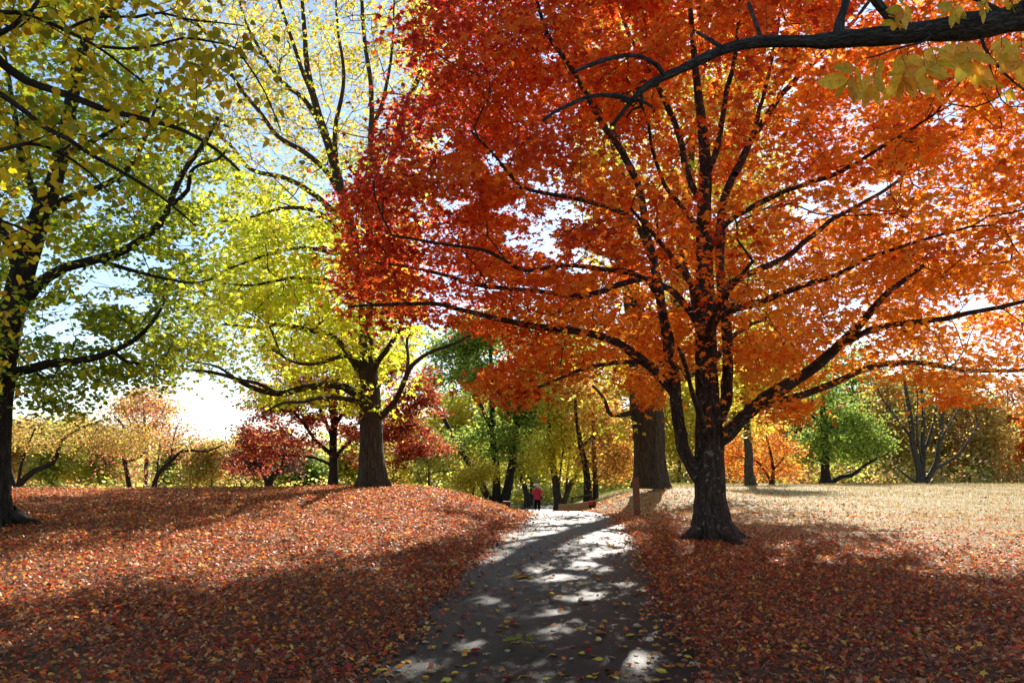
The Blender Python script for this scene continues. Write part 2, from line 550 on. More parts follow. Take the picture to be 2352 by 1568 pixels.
# ------------------------------------------------------------------ tree grower
class Tree:
    def __init__(s, seed, step=0.35):
        s.rg = np.random.default_rng(seed)
        s.seed = seed
        s.pos = np.zeros((60000, 3))
        s.tan = np.zeros((60000, 3))
        s.par = np.full(60000, -1)
        s.fix = np.zeros(60000)
        s.n = 0
        s.step = step
        s.limbs = []
        s.chains = []
    def _add(s, p, t, par, r=0.0):
        i = s.n
        s.pos[i], s.tan[i], s.par[i], s.fix[i] = p, t, par, r
        s.n += 1
        return i
    def limb(s, pts, rads, wob=0.0, name='limb'):
        pts, rads = resample(pts, rads, s.step)
        if wob > 0 and len(pts) > 3:
            w_ = s.rg.normal(0, wob, pts.shape)
            w_[0] = 0
            w_[1:] = (w_[1:] + np.roll(w_[1:], 1, 0)) / 2
            pts = pts + w_ * np.minimum(rads[:, None] * 3, 1)
        par = -1
        if s.n:
            par = int(np.argmin(np.linalg.norm(s.pos[:s.n] - pts[0], axis=1)))
        for i in range(len(pts)):
            t = unit(pts[min(i + 1, len(pts) - 1)] - pts[max(i - 1, 0)])
            par = s._add(pts[i], t, par, rads[i])
        s.limbs.append((name, pts, rads))
    def grow(s, targets, bend=0.42, lift=0.05, seg=0.45, wob=0.05, ang=0.55, minr=0.0):
        allowed = minr
        d0 = np.array([np.min(np.linalg.norm(s.pos[:s.n] - t, axis=1)) for t in targets])
        for ti in np.argsort(d0):
            T = targets[ti]
            dv = T - s.pos[:s.n]
            d = np.sqrt((dv * dv).sum(1)) + 1e-6
            cosv = (dv * s.tan[:s.n]).sum(1) / d
            cost = d * (1 + ang - ang * cosv) + 0.25 * np.maximum(0, -dv[:, 2])
            i = int(np.argmin(cost))
            L = d[i]
            n = max(2, int(np.ceil(L / seg)))
            p0 = s.pos[i]
            p1 = p0 + s.tan[i] * L * bend + np.array([0, 0, lift * L])
            t_ = np.linspace(0, 1, n + 1)[1:, None]
            c = (1 - t_) ** 2 * p0 + 2 * t_ * (1 - t_) * p1 + t_ ** 2 * T
            c[:-1] += s.rg.normal(0, wob * min(1, L), (n - 1, 3))
            ch = [i]
            prev = p0
            for k in range(n):
                ch.append(s._add(c[k], unit(c[k] - prev), ch[-1]))
                prev = c[k]
            s.chains.append(ch)
    def radii(s, tip=0.005, p=2.3):
        acc = np.zeros(s.n)
        nch = np.zeros(s.n, int)
        for i in range(s.n):
            if s.par[i] >= 0:
                nch[s.par[i]] += 1
        r = np.zeros(s.n)
        for i in range(s.n - 1, -1, -1):
            v = acc[i] if acc[i] > 0 else tip ** p
            r[i] = v ** (1 / p)
            if s.par[i] >= 0:
                acc[s.par[i]] += v
        for i in range(s.n):
            if s.fix[i] > 0:
                r[i] = s.fix[i]
            elif s.par[i] >= 0:
                r[i] = min(r[i], r[s.par[i]] * 0.92)
        s.r = r
        return r
    def build(s, root, bark, sides_trunk=28, furrow=0.05, flare=None, limb_sides=12, twig_k=3, roots=0, lumps=0.0):
        org = np.array(root.location)
        tk = 0
        for name, pts, rads in s.limbs:
            a = Acc()
            if name == 'trunk':
                v, t, b = tube(pts - org, rads, sides_trunk, furrow, flare if tk == 0 else None, s.seed)
                a.add(v, t, b=b)
                if roots and tk == 0:
                    for k in range(roots):
                        ang = 2 * np.pi * (k + s.rg.uniform(-.3, .3)) / roots + 0.2
                        L = s.rg.uniform(2.0, 3.6) * rads[0]
                        q = []
                        for u in np.linspace(0.2, 1, 7):
                            x = pts[0][0] + math.cos(ang + 0.25 * u * u) * (rads[0] * 0.5 + L * u)
                            y = pts[0][1] + math.sin(ang + 0.25 * u * u) * (rads[0] * 0.5 + L * u)
                            g = float(ground_h(x, y))
                            q.append([x, y, g + rads[0] * (0.85 * (1 - u) ** 1.6 - 0.16 * u)])
                        q = np.array(q)
                        v, t, b = tube(q - org, rads[0] * np.linspace(0.42, 0.06, 7) * s.rg.uniform(.7, 1.1), 12, 0.10, None, s.seed + k)
                        a.add(v, t, b=b)
                tk += 1
            else:
                if lumps:
                    f_ = s.rg.normal(0, lumps, len(rads))
                    rads = rads * (1 + (f_ + np.roll(f_, 1) + np.roll(f_, 2)) / 1.7)
                v, t, b = tube(pts - org, rads, limb_sides, furrow * 0.8, None, s.seed + tk)
                a.add(v, t, b=b)
            link(name, a.mesh(name, bark, True), root)
        if s.chains:
            r = s.r
            i1 = np.concatenate([np.array(c[1:]) for c in s.chains])
            i0 = s.par[i1]
            r0 = np.minimum(r[i0], r[i1] * 1.6)
            v, t = segs(s.pos[i0] - org, s.pos[i1] - org, r0, r[i1], twig_k)
            bk = v * 1.0
            link('twigs', make_mesh('twigs', v, t, bark, None, bk, True), root, kind='stuff')
    def clear(s, pos, prob, pad=5.0, rmin=.02, back=0.0, twigs=0.0):
        """False for leaves that would hang in front of a limb (boughs carry their leaves above and beyond them)"""
        q = 4
        dep = np.zeros((int(H / q) + 2, int(W / q) + 2))
        for name, pts, rads in s.limbs:
            n = max(2, int(len(pts) * 6))
            u = np.linspace(0, len(pts) - 1, n)
            pp = np.stack([np.interp(u, np.arange(len(pts)), pts[:, k]) for k in range(3)], 1)
            rr = np.interp(u, np.arange(len(pts)), rads)
            ok = rr > rmin
            qx, qy = project(pp)
            for x, y, r, D in zip(qx[ok], qy[ok], rr[ok] / pp[ok, 1] * F + pad, pp[ok, 1]):
                x0, x1, y0, y1 = int((x - r) / q), int((x + r) / q) + 1, int((y - r) / q), int((y + r) / q) + 1
                if x1 <= 0 or y1 <= 0 or x0 >= dep.shape[1] or y0 >= dep.shape[0]:
                    continue
                sl = dep[max(0, y0):y1, max(0, x0):x1]
                np.maximum(sl, D, out=sl)
        if s.chains and twigs:
            nd = np.unique(np.concatenate([np.array(c[1:]) for c in s.chains]))
            nd = nd[s.r[nd] > twigs]
            A, B = s.pos[s.par[nd]], s.pos[nd]
            for u in (.15, .4, .65, .9):
                pp = A + (B - A) * u
                qx, qy = project(pp)
                for x, y, r, D in zip(qx, qy, s.r[nd] / pp[:, 1] * F + 2.5, pp[:, 1]):
                    x0, x1, y0, y1 = int((x - r) / q), int((x + r) / q) + 1, int((y - r) / q), int((y + r) / q) + 1
                    if x1 <= 0 or y1 <= 0 or x0 >= dep.shape[1] or y0 >= dep.shape[0]:
                        continue
                    sl = dep[max(0, y0):y1, max(0, x0):x1]
                    np.maximum(sl, D, out=sl)
        qx, qy = project(pos)
        ix, iy = np.clip((qx / q).astype(int), 0, dep.shape[1] - 1), np.clip((qy / q).astype(int), 0, dep.shape[0] - 1)
        infr = (qx > 0) & (qx < W) & (qy > 0) & (qy < H)
        hit = infr & (pos[:, 1] < dep[iy, ix] - back)
        return ~hit | (s.rg.random(len(pos)) > prob)
    def open_sky(s, pos, ells, prob):
        """False inside the crown's gaps"""
        qx, qy = project(pos)
        m = np.zeros(len(pos), bool)
        for cx, cy, rx, ry in ells:
            a = np.arctan2((qy - cy) / ry, (qx - cx) / rx)
            m |= ((qx - cx) / rx) ** 2 + ((qy - cy) / ry) ** 2 < (1 + .35 * np.sin(3 * a + cx) + .2 * np.sin(7 * a + cy)) ** 2
        return ~m | (s.rg.random(len(pos)) > prob)
    def leaf_sites(s, per, spread=0.5, flat=0.3, along=0.6):
        """positions scattered in flat sprays round the twig ends"""
        ends = np.array([c[-1] for c in s.chains])
        k = len(ends)
        cnt = s.rg.poisson(per, k)
        idx = np.repeat(np.arange(k), cnt)
        m = len(idx)
        back = s.rg.random(m) ** 1.5 * along
        tip = s.pos[ends][idx]
        bp = np.array([s.pos[c[max(0, len(c) - 3)]] for c in s.chains])[idx]
        p = tip + (bp - tip) * back[:, None]
        off = s.rg.normal(0, 1, (m, 3)) * spread * 0.55
        off[:, 2] *= flat
        # sprays droop outwards
        out = np.sqrt((off[:, :2] ** 2).sum(1))
        off[:, 2] -= 0.22 * out
        return p + off, idx, off

def orient(m, rg, tilt=0.55, droop=0.45):
    nrm = np.stack([rg.normal(0, tilt, m), rg.normal(0, tilt, m), np.ones(m)], 1)
    a = rg.uniform(0, 2 * np.pi, m)
    ax = np.stack([np.cos(a), np.sin(a), -droop + rg.normal(0, .35, m)], 1)
    return nrm, ax

def ell_points(rg, n, c, r, shell=0.35):
    d = unit(rg.normal(0, 1, (n, 3)))
    u = (shell + (1 - shell) * rg.random(n)) ** 0.6
    return np.asarray(c) + d * u[:, None] * np.asarray(r)

def loose_leaves(root, shape, pos, nrm, ax, size, col, mat):
    """the leaves that show largest, one object each; alike ones share a mesh"""
    org = np.array(root.location)
    q = 6
    key = np.argsort(np.argsort(col @ np.array([.3, .6, .1]))) * q // len(col)
    meshes = {}
    x, y, z = frames(nrm, ax)
    for i in range(len(pos)):
        k = int(key[i])
        if k not in meshes:
            sel = col[key == k]
            meshes[k] = make_mesh('leaf', shape[0], shape[1], mat, np.repeat(sel.mean(0)[None], len(shape[1]), 0))
        o = link('leaf', meshes[k], root)
        s_ = size[i]
        p = pos[i] - org
        o.matrix_local = Matrix(((x[i, 0] * s_, y[i, 0] * s_, z[i, 0] * s_, p[0]), (x[i, 1] * s_, y[i, 1] * s_, z[i, 1] * s_, p[1]), (x[i, 2] * s_, y[i, 2] * s_, z[i, 2] * s_, p[2]), (0, 0, 0, 1)))

def foliage(root, groups, mat=None, name='foliage'):
    """groups: (shape, pos, nrm, axis, size, col) lists joined into one crown mesh"""
    org = np.array(root.location)
    a = Acc()
    for sh, p, n_, ax, sz, c in groups:
        if len(p):
            v, t, cc = leaves(sh, p - org, n_, ax, sz, c)
            a.add(v, t, cc)
    return link(name, a.mesh(name, mat or M_LEAF), root, kind='stuff')

def px_limb(pts, d0, d1, r0, r1, D=None):
    """traced polyline: picture points at depths d0 -> d1, radii in picture pixels"""
    pts = np.asarray(pts, float)
    s = np.concatenate([[0], np.cumsum(np.linalg.norm(np.diff(pts, axis=0), axis=1))])
    s /= s[-1]
    ds = d0 + (d1 - d0) * s
    p3 = np.array([P(a, b, d) for (a, b), d in zip(pts, ds)])
    rr = (r0 + (r1 - r0) * s) * ds / F
    return p3, rr

# places on the ground that the sun reaches through the crowns (outlines in picture points); the crowns are open there
LIT = [
    [(1190, 1176), (1392, 1176), (1345, 1200), (1275, 1225), (1160, 1288), (1065, 1300), (1130, 1250)],
    [(1392, 1190), (1440, 1205), (1455, 1262), (1400, 1280), (1290, 1292), (1330, 1245)],
    [(1190, 1334), (1230, 1302), (1300, 1284), (1400, 1300), (1462, 1338), (1440, 1352), (1370, 1328), (1250, 1338)],
    [(1270, 1376), (1330, 1360), (1400, 1364), (1390, 1380), (1300, 1388)], [(1210, 1406), (1290, 1390), (1370, 1396), (1350, 1412), (1250, 1418)],
    [(1075, 1380), (1130, 1364), (1195, 1370), (1170, 1386), (1100, 1394)], [(1155, 1424), (1200, 1412), (1250, 1418), (1220, 1432)], [(1225, 1452), (1280, 1440), (1345, 1450), (1290, 1464)],
    [(1025, 1484), (1080, 1466), (1160, 1476), (1130, 1496), (1050, 1500)], [(870, 1540), (940, 1518), (1040, 1524), (1000, 1545), (900, 1552)], [(1405, 1530), (1430, 1502), (1480, 1498), (1505, 1525), (1470, 1548)],
    [(0, 1300), (400, 1252), (760, 1200), (980, 1142), (1150, 1160), (1120, 1215), (900, 1275), (620, 1288), (500, 1335), (150, 1352), (0, 1345)],
    [(0, 1150), (300, 1138), (800, 1124), (980, 1130), (760, 1160), (350, 1180), (100, 1200)],
    [(420, 1330), (520, 1310), (540, 1335), (450, 1350)], [(780, 1310), (870, 1290), (890, 1312), (800, 1325)],
    [(1690, 1124), (2360, 1108), (2360, 1300), (2250, 1318), (2210, 1270), (2000, 1222), (1850, 1182), (1700, 1152)],
    [(1740, 1285), (1760, 1255), (1830, 1250), (1845, 1290), (1790, 1310)], [(1850, 1290), (1960, 1255), (2080, 1262), (2050, 1298), (1930, 1300)], [(2050, 1320), (2160, 1285), (2310, 1300), (2300, 1340), (2150, 1335)],
    [(1545, 1420), (1560, 1400), (1600, 1404), (1595, 1428)], [(2120, 1440), (2220, 1425), (2350, 1440), (2350, 1462), (2200, 1460)],
]

def sun_open(pos, rg, prob=.9):
    """False for leaves that would stand in the sun's way to those places"""
    S = np.array(SUN)
    q = pos.copy()
    for _ in range(3):
        t = (pos[:, 2] - ground_h(q[:, 0], q[:, 1])) / S[2]
        q = pos - S * t[:, None]
    q[:, 2] = ground_h(q[:, 0], q[:, 1])
    qx, qy = project(q)
    m = np.zeros(len(pos), bool)
    for poly in LIT:
        m |= inside(poly, qx, qy)
    m &= q[:, 1] > 2
    gx, gy = q[:, 0], q[:, 1]
    nz = np.sin(3.7 * gx + 1.3 * np.sin(1.9 * gy)) * np.sin(2.3 * gy + 1.1 * np.sin(2.9 * gx)) + .8 * np.sin(8.3 * gx + 2 * gy) * np.sin(5.1 * gy - 1.7 * gx + 1)
    m &= nz > -.28
    return ~m | (rg.random(len(pos)) > prob)

# ================================================================== THE SETTING
def litter_density(x, y):
    s = x - path_x(y)
    left = np.where(s < 0, 1.0, 0.0)
    r1 = ip(y, [0, 10, 14, 18, 24, 32, 50], [1, 1, .70, .24, .10, .07, .05])
    r2 = 1 - np.clip((x - 5) / 9, 0, 1) * ip(y, [0, 8, 12, 17], [0.1, .25, .55, .75])
    near_path = np.exp(-np.maximum(s - HALF, 0) / 1.3) * 0.6
    right = np.clip(r1 * r2 + near_path, 0, 1)
    d = np.where(s < 0, left * ip(y, [0, 30, 45], [1, .95, .6]), right)
    patch = 0.5 + 0.5 * np.sin(0.9 * x + 1.1 * np.sin(.6 * y)) * np.sin(0.8 * y + 0.7 * np.sin(.7 * x))
    d = d * (0.80 + 0.20 * patch)
    return np.clip(d, 0, 1)

def grid_mesh(name, xs, ys, fn, mat, attr=None):
    X, Y = np.meshgrid(xs, ys)
    Z = fn(X, Y)
    v = np.stack([X, Y, Z], -1).reshape(-1, 3)
    nx, ny = len(xs), len(ys)
    i = (np.arange(ny - 1)[:, None] * nx + np.arange(nx - 1)[None, :]).reshape(-1)
    t = np.vstack([np.stack([i, i + 1, i + nx + 1], -1), np.stack([i, i + nx + 1, i + nx], -1)])
    me = make_mesh(name, v, t, mat, smooth=True)
    if attr:
        a = me.attributes.new('litter', 'FLOAT', 'POINT')
        a.data.foreach_set('value', attr(X, Y).astype(np.float32).ravel())
    return me

def ground_material():
    m, nt, out = new_mat('ground_soil_and_dry_grass')
    L = nt.links.new
    tc = N(nt, 'ShaderNodeTexCoord')
    at = N(nt, 'ShaderNodeAttribute', attribute_name='litter')
    n1 = N(nt, 'ShaderNodeTexNoise')
    n1.inputs['Scale'].default_value = 14
    n1.inputs['Detail'].default_value = 8
    n1.inputs['Roughness'].default_value = 0.7
    L(tc.outputs['Object'], n1.inputs['Vector'])
    n2 = N(nt, 'ShaderNodeTexNoise')
    n2.inputs['Scale'].default_value = 0.5
    n2.inputs['Detail'].default_value = 4
    L(tc.outputs['Object'], n2.inputs['Vector'])
    g = N(nt, 'ShaderNodeValToRGB')
    g.color_ramp.elements[0].position = .3
    g.color_ramp.elements[0].color = (.22, .17, .07, 1)
    g.color_ramp.elements[1].position = .7
    g.color_ramp.elements[1].color = (.46, .36, .17, 1)
    L(n1.outputs['Fac'], g.inputs[0])
    gm = N(nt, 'ShaderNodeMixRGB', blend_type='MIX')
    gm.inputs[2].default_value = (.20, .17, .055, 1)
    fr = N(nt, 'ShaderNodeMath', operation='MULTIPLY')
    fr.inputs[1].default_value = .45
    L(n2.outputs['Fac'], fr.inputs[0])
    L(fr.outputs[0], gm.inputs[0])
    L(g.outputs[0], gm.inputs[1])
    l = N(nt, 'ShaderNodeValToRGB')
    l.color_ramp.elements[0].position = .32
    l.color_ramp.elements[0].color = (.05, .032, .018, 1)
    l.color_ramp.elements[1].position = .72
    l.color_ramp.elements[1].color = (.22, .085, .045, 1)
    L(n1.outputs['Fac'], l.inputs[0])
    mx = N(nt, 'ShaderNodeMixRGB')
    L(at.outputs['Fac'], mx.inputs[0])
    L(gm.outputs[0], mx.inputs[1])
    L(l.outputs[0], mx.inputs[2])
    b = N(nt, 'ShaderNodeBsdfPrincipled')
    b.inputs['Roughness'].default_value = .8
    b.inputs['Specular IOR Level'].default_value = .2
    L(mx.outputs[0], b.inputs['Base Color'])
    bp = N(nt, 'ShaderNodeBump')
    bp.inputs['Strength'].default_value = .8
    bp.inputs['Distance'].default_value = .05
    L(n1.outputs['Fac'], bp.inputs['Height'])
    L(bp.outputs[0], b.inputs['Normal'])
    L(b.outputs[0], out.inputs['Surface'])
    return m

def asphalt_material():
    m, nt, out = new_mat('asphalt')
    L = nt.links.new
    tc = N(nt, 'ShaderNodeTexCoord')
    n1 = N(nt, 'ShaderNodeTexNoise')
    n1.inputs['Scale'].default_value = 45
    n1.inputs['Detail'].default_value = 6
    n1.inputs['Roughness'].default_value = .75
    L(tc.outputs['Object'], n1.inputs['Vector'])
    n2 = N(nt, 'ShaderNodeTexNoise')
    n2.inputs['Scale'].default_value = 1.2
    n2.inputs['Detail'].default_value = 5
    L(tc.outputs['Object'], n2.inputs['Vector'])
    v = N(nt, 'ShaderNodeTexVoronoi')
    v.inputs['Scale'].default_value = 75
    L(tc.outputs['Object'], v.inputs['Vector'])
    r = N(nt, 'ShaderNodeValToRGB')
    r.color_ramp.elements[0].position = .42
    r.color_ramp.elements[0].color = (.005, .0054, .007, 1)
    r.color_ramp.elements[1].position = .60
    r.color_ramp.elements[1].color = (.022, .023, .027, 1)
    L(n1.outputs['Fac'], r.inputs[0])
    r2 = N(nt, 'ShaderNodeValToRGB')
    r2.color_ramp.elements[0].position = .35
    r2.color_ramp.elements[0].color = (.8, .8, .82, 1)
    r2.color_ramp.elements[1].position = .7
    r2.color_ramp.elements[1].color = (1.15, 1.12, 1.08, 1)
    L(n2.outputs['Fac'], r2.inputs[0])
    mu = N(nt, 'ShaderNodeMixRGB', blend_type='MULTIPLY')
    mu.inputs[0].default_value = 1
    L(r.outputs[0], mu.inputs[1])
    L(r2.outputs[0], mu.inputs[2])
    b = N(nt, 'ShaderNodeBsdfPrincipled')
    chip = N(nt, 'ShaderNodeValToRGB')
    chip.color_ramp.elements[0].position = .10
    chip.color_ramp.elements[0].color = (.09, .088, .085, 1)
    chip.color_ramp.elements[1].position = .20
    chip.color_ramp.elements[1].color = (0, 0, 0, 1)
    L(v.outputs['Distance'], chip.inputs[0])
    ck = N(nt, 'ShaderNodeMixRGB', blend_type='ADD')
    ck.inputs[0].default_value = .7
    L(mu.outputs[0], ck.inputs[1])
    L(chip.outputs[0], ck.inputs[2])
    b.inputs['Roughness'].default_value = .48
    b.inputs['Specular IOR Level'].default_value = .11
    L(ck.outputs[0], b.inputs['Base Color'])
    ad = N(nt, 'ShaderNodeMath', operation='ADD')
    L(n1.outputs['Fac'], ad.inputs[0])
    L(v.outputs['Distance'], ad.inputs[1])
    bp = N(nt, 'ShaderNodeBump')
    bp.inputs['Strength'].default_value = .55
    bp.inputs['Distance'].default_value = .008
    L(ad.outputs[0], bp.inputs['Height'])
    L(bp.outputs[0], b.inputs['Normal'])
    L(b.outputs[0], out.inputs['Surface'])
    return m

far = np.geomspace(25, 600, 34)[1:]
xs = np.concatenate([-far[::-1], np.linspace(-25, 25, 201), far])
ys = np.concatenate([np.linspace(-60, -8, 8)[:-1], np.linspace(-8, 4, 24)[:-1], np.linspace(4, 48, 177), np.geomspace(48, 900, 44)[1:]])

def terrain(X, Y):
    z = ground_h(X, Y)
    on_path = np.clip((np.where(X < path_x(Y), half_left(Y), HALF) + .05 - np.abs(X - path_x(Y))) / .2, 0, 1) * (Y < 70)
    return z - 0.03 * on_path

link('ground', grid_mesh('ground', xs, ys, terrain, ground_material(), litter_density), kind='structure')

py_ = np.concatenate([np.linspace(-8, 50, 240), np.linspace(51, 68, 18)])
k_ = np.linspace(-1, 1, 13)
rg = np.random.default_rng(5)
edge_l = half_left(py_) + .07 + .05 * np.sin(py_ * 1.7) + .04 * np.sin(py_ * 4.3 + 1) + rg.normal(0, .02, len(py_))
edge_r = HALF + .03 * np.sin(py_ * 2.1 + 2) + .02 * np.sin(py_ * 5.1) + rg.normal(0, .012, len(py_))
PX = path_x(py_)[:, None] + np.where(k_[None] < 0, k_[None] * edge_l[:, None], k_[None] * edge_r[:, None])
PY = np.repeat(py_[:, None], 13, 1)
PZ = path_z(PY) + .012 - .008 * np.abs(k_[None]) ** 4
pv = np.stack([PX, PY, PZ], -1).reshape(-1, 3)
i_ = (np.arange(len(py_) - 1)[:, None] * 13 + np.arange(12)[None]).reshape(-1)
link('path', make_mesh('path', pv, np.vstack([np.stack([i_, i_ + 1, i_ + 14], -1), np.stack([i_, i_ + 14, i_ + 13], -1)]), asphalt_material(), smooth=True), kind='structure')

# ------------------------------------------------------------------ ground cover: fallen leaves, straw grass
def on_path_keep(x, y, rg):
    s = x - path_x(y)
    e = np.where(s < 0, half_left(y) - .04 - .14 * np.sin(1.3 * y) ** 2, HALF + .02)
    inside_ = np.abs(s) < e
    edge = np.exp(-(e - np.abs(s)) / .14)
    return ~inside_ | (rg.random(len(x)) < edge * .75 + 0.02)

LIT_C = [(.24, .075, .033), (.35, .155, .075), (.50, .175, .04), (.36, .036, .018), (.58, .31, .045), (.46, .30, .13), (.13, .05, .024), (.52, .11, .025)]
LIT_W = [32, 11, 14, 12, 5, 4, 20, 10]
acc = Acc()
rg = np.random.default_rng(21)
for y0, y1, dens, sh, s0, s1, hgt in [(4.5, 9, 700, STAR, .03, .072, .04), (9, 13, 660, TRI4, .034, .074, .04), (13, 20, 470, TRI4, .042, .078, .04), (20, 30, 280, KITE, .055, .095, .04), (30, 44, 70, KITE, .10, .15, .03)]:
    area = (y1 - y0) * ((y0 + y1) * .75 + 5)
    n = int(dens * area)
    y = y0 + (y1 - y0) * rg.random(n)
    x = (rg.random(n) - .5) * (1.5 * y + 5) + 0.0
    keep = (rg.random(n) < litter_density(x, y)) & on_path_keep(x, y, rg)
    x, y = x[keep], y[keep]
    n = len(x)
    nrm, ax = orient(n, rg, .55, .0)
    ax[:, 2] = rg.normal(0, .25, n)
    base = np.where(np.abs(x - path_x(y)) < np.where(x < path_x(y), half_left(y), HALF), path_z(y) + .014, ground_h(x, y))
    pos = np.stack([x, y, base + .012 + hgt * rg.random(n) ** 1.5], 1)
    c = pick(LIT_C, LIT_W, n, .17, rg)
    if sh is STAR:
        mix = rg.random(n) < .35
        for shp, sel in ((STAR, ~mix), (CURL, mix)):
            v, t, cc = leaves(shp, pos[sel], nrm[sel], ax[sel], rg.uniform(s0, s1, sel.sum()), c[sel])
            acc.add(v, t, cc)
    else:
        v, t, cc = leaves(sh, pos, nrm, ax, rg.uniform(s0, s1, n), c)
        acc.add(v, t, cc)
link('leaf_litter', acc.mesh('leaf_litter', M_LITTER), kind='stuff')

acc = Acc()
for y0, y1, dens, s0, s1 in [(5, 11, 130, .04, .08), (11, 18, 170, .05, .09), (18, 30, 110, .07, .12), (30, 62, 34, .10, .17)]:
    area = (y1 - y0) * ((y0 + y1) * .75 + 4)
    n = int(dens * area)
    y = y0 + (y1 - y0) * rg.random(n)
    x = (rg.random(n) - .5) * (1.5 * y + 4)
    s = x - path_x(y)
    keep = (np.abs(s) > np.where(s < 0, half_left(y), HALF) + .05) & (rg.random(n) < np.where(s > 0, 1.1 - .8 * litter_density(x, y), .25)) & ((y < 44) | (s > 3))
    x, y = x[keep], y[keep]
    n = len(x)
    pos = np.stack([x, y, ground_h(x, y) - .005], 1)
    nrm = np.stack([rg.normal(0, 1, n), rg.normal(0, 1, n), rg.normal(0, .3, n)], 1)
    ax = np.stack([rg.normal(0, .55, n), rg.normal(0, .55, n), np.ones(n)], 1)
    c = pick([(.48, .33, .12), (.58, .43, .19), (.36, .26, .08), (.22, .20, .06)], [40, 25, 22, 8], n, .2, rg)
    v, t, cc = leaves(BLADE, pos, nrm, ax, rg.uniform(s0, s1, n) * 1.0, c)
    acc.add(v, t, cc)
link('dry_grass', acc.mesh('dry_grass', M_STRAW), kind='stuff')

# green grass patch beyond the crest
acc = Acc()
n = 9000
y = rg.uniform(47, 72, n)
x = path_x(y) + rg.uniform(-12, 10, n)
keep = np.abs(x - path_x(y)) > 1.3
x, y = x[keep], y[keep]
n = len(x)
pos = np.stack([x, y, ground_h(x, y)], 1)
nrm = np.stack([rg.normal(0, 1, n), rg.normal(0, 1, n), rg.normal(0, .3, n)], 1)
ax = np.stack([rg.normal(0, .4, n), rg.normal(0, .4, n), np.ones(n)], 1)
v, t, cc = leaves(BLADE, pos, nrm, ax, rg.uniform(.12, .22, n), pick([(.10, .22, .035), (.16, .26, .05)], [1, 1], n, .2, rg))
acc.add(v, t, cc)
link('green_grass', acc.mesh('green_grass', M_STRAW), kind='stuff')

# ================================================================== THE LARGE TREES
def wpick(pos, px, py, rg):
    return rg.random(len(pos))

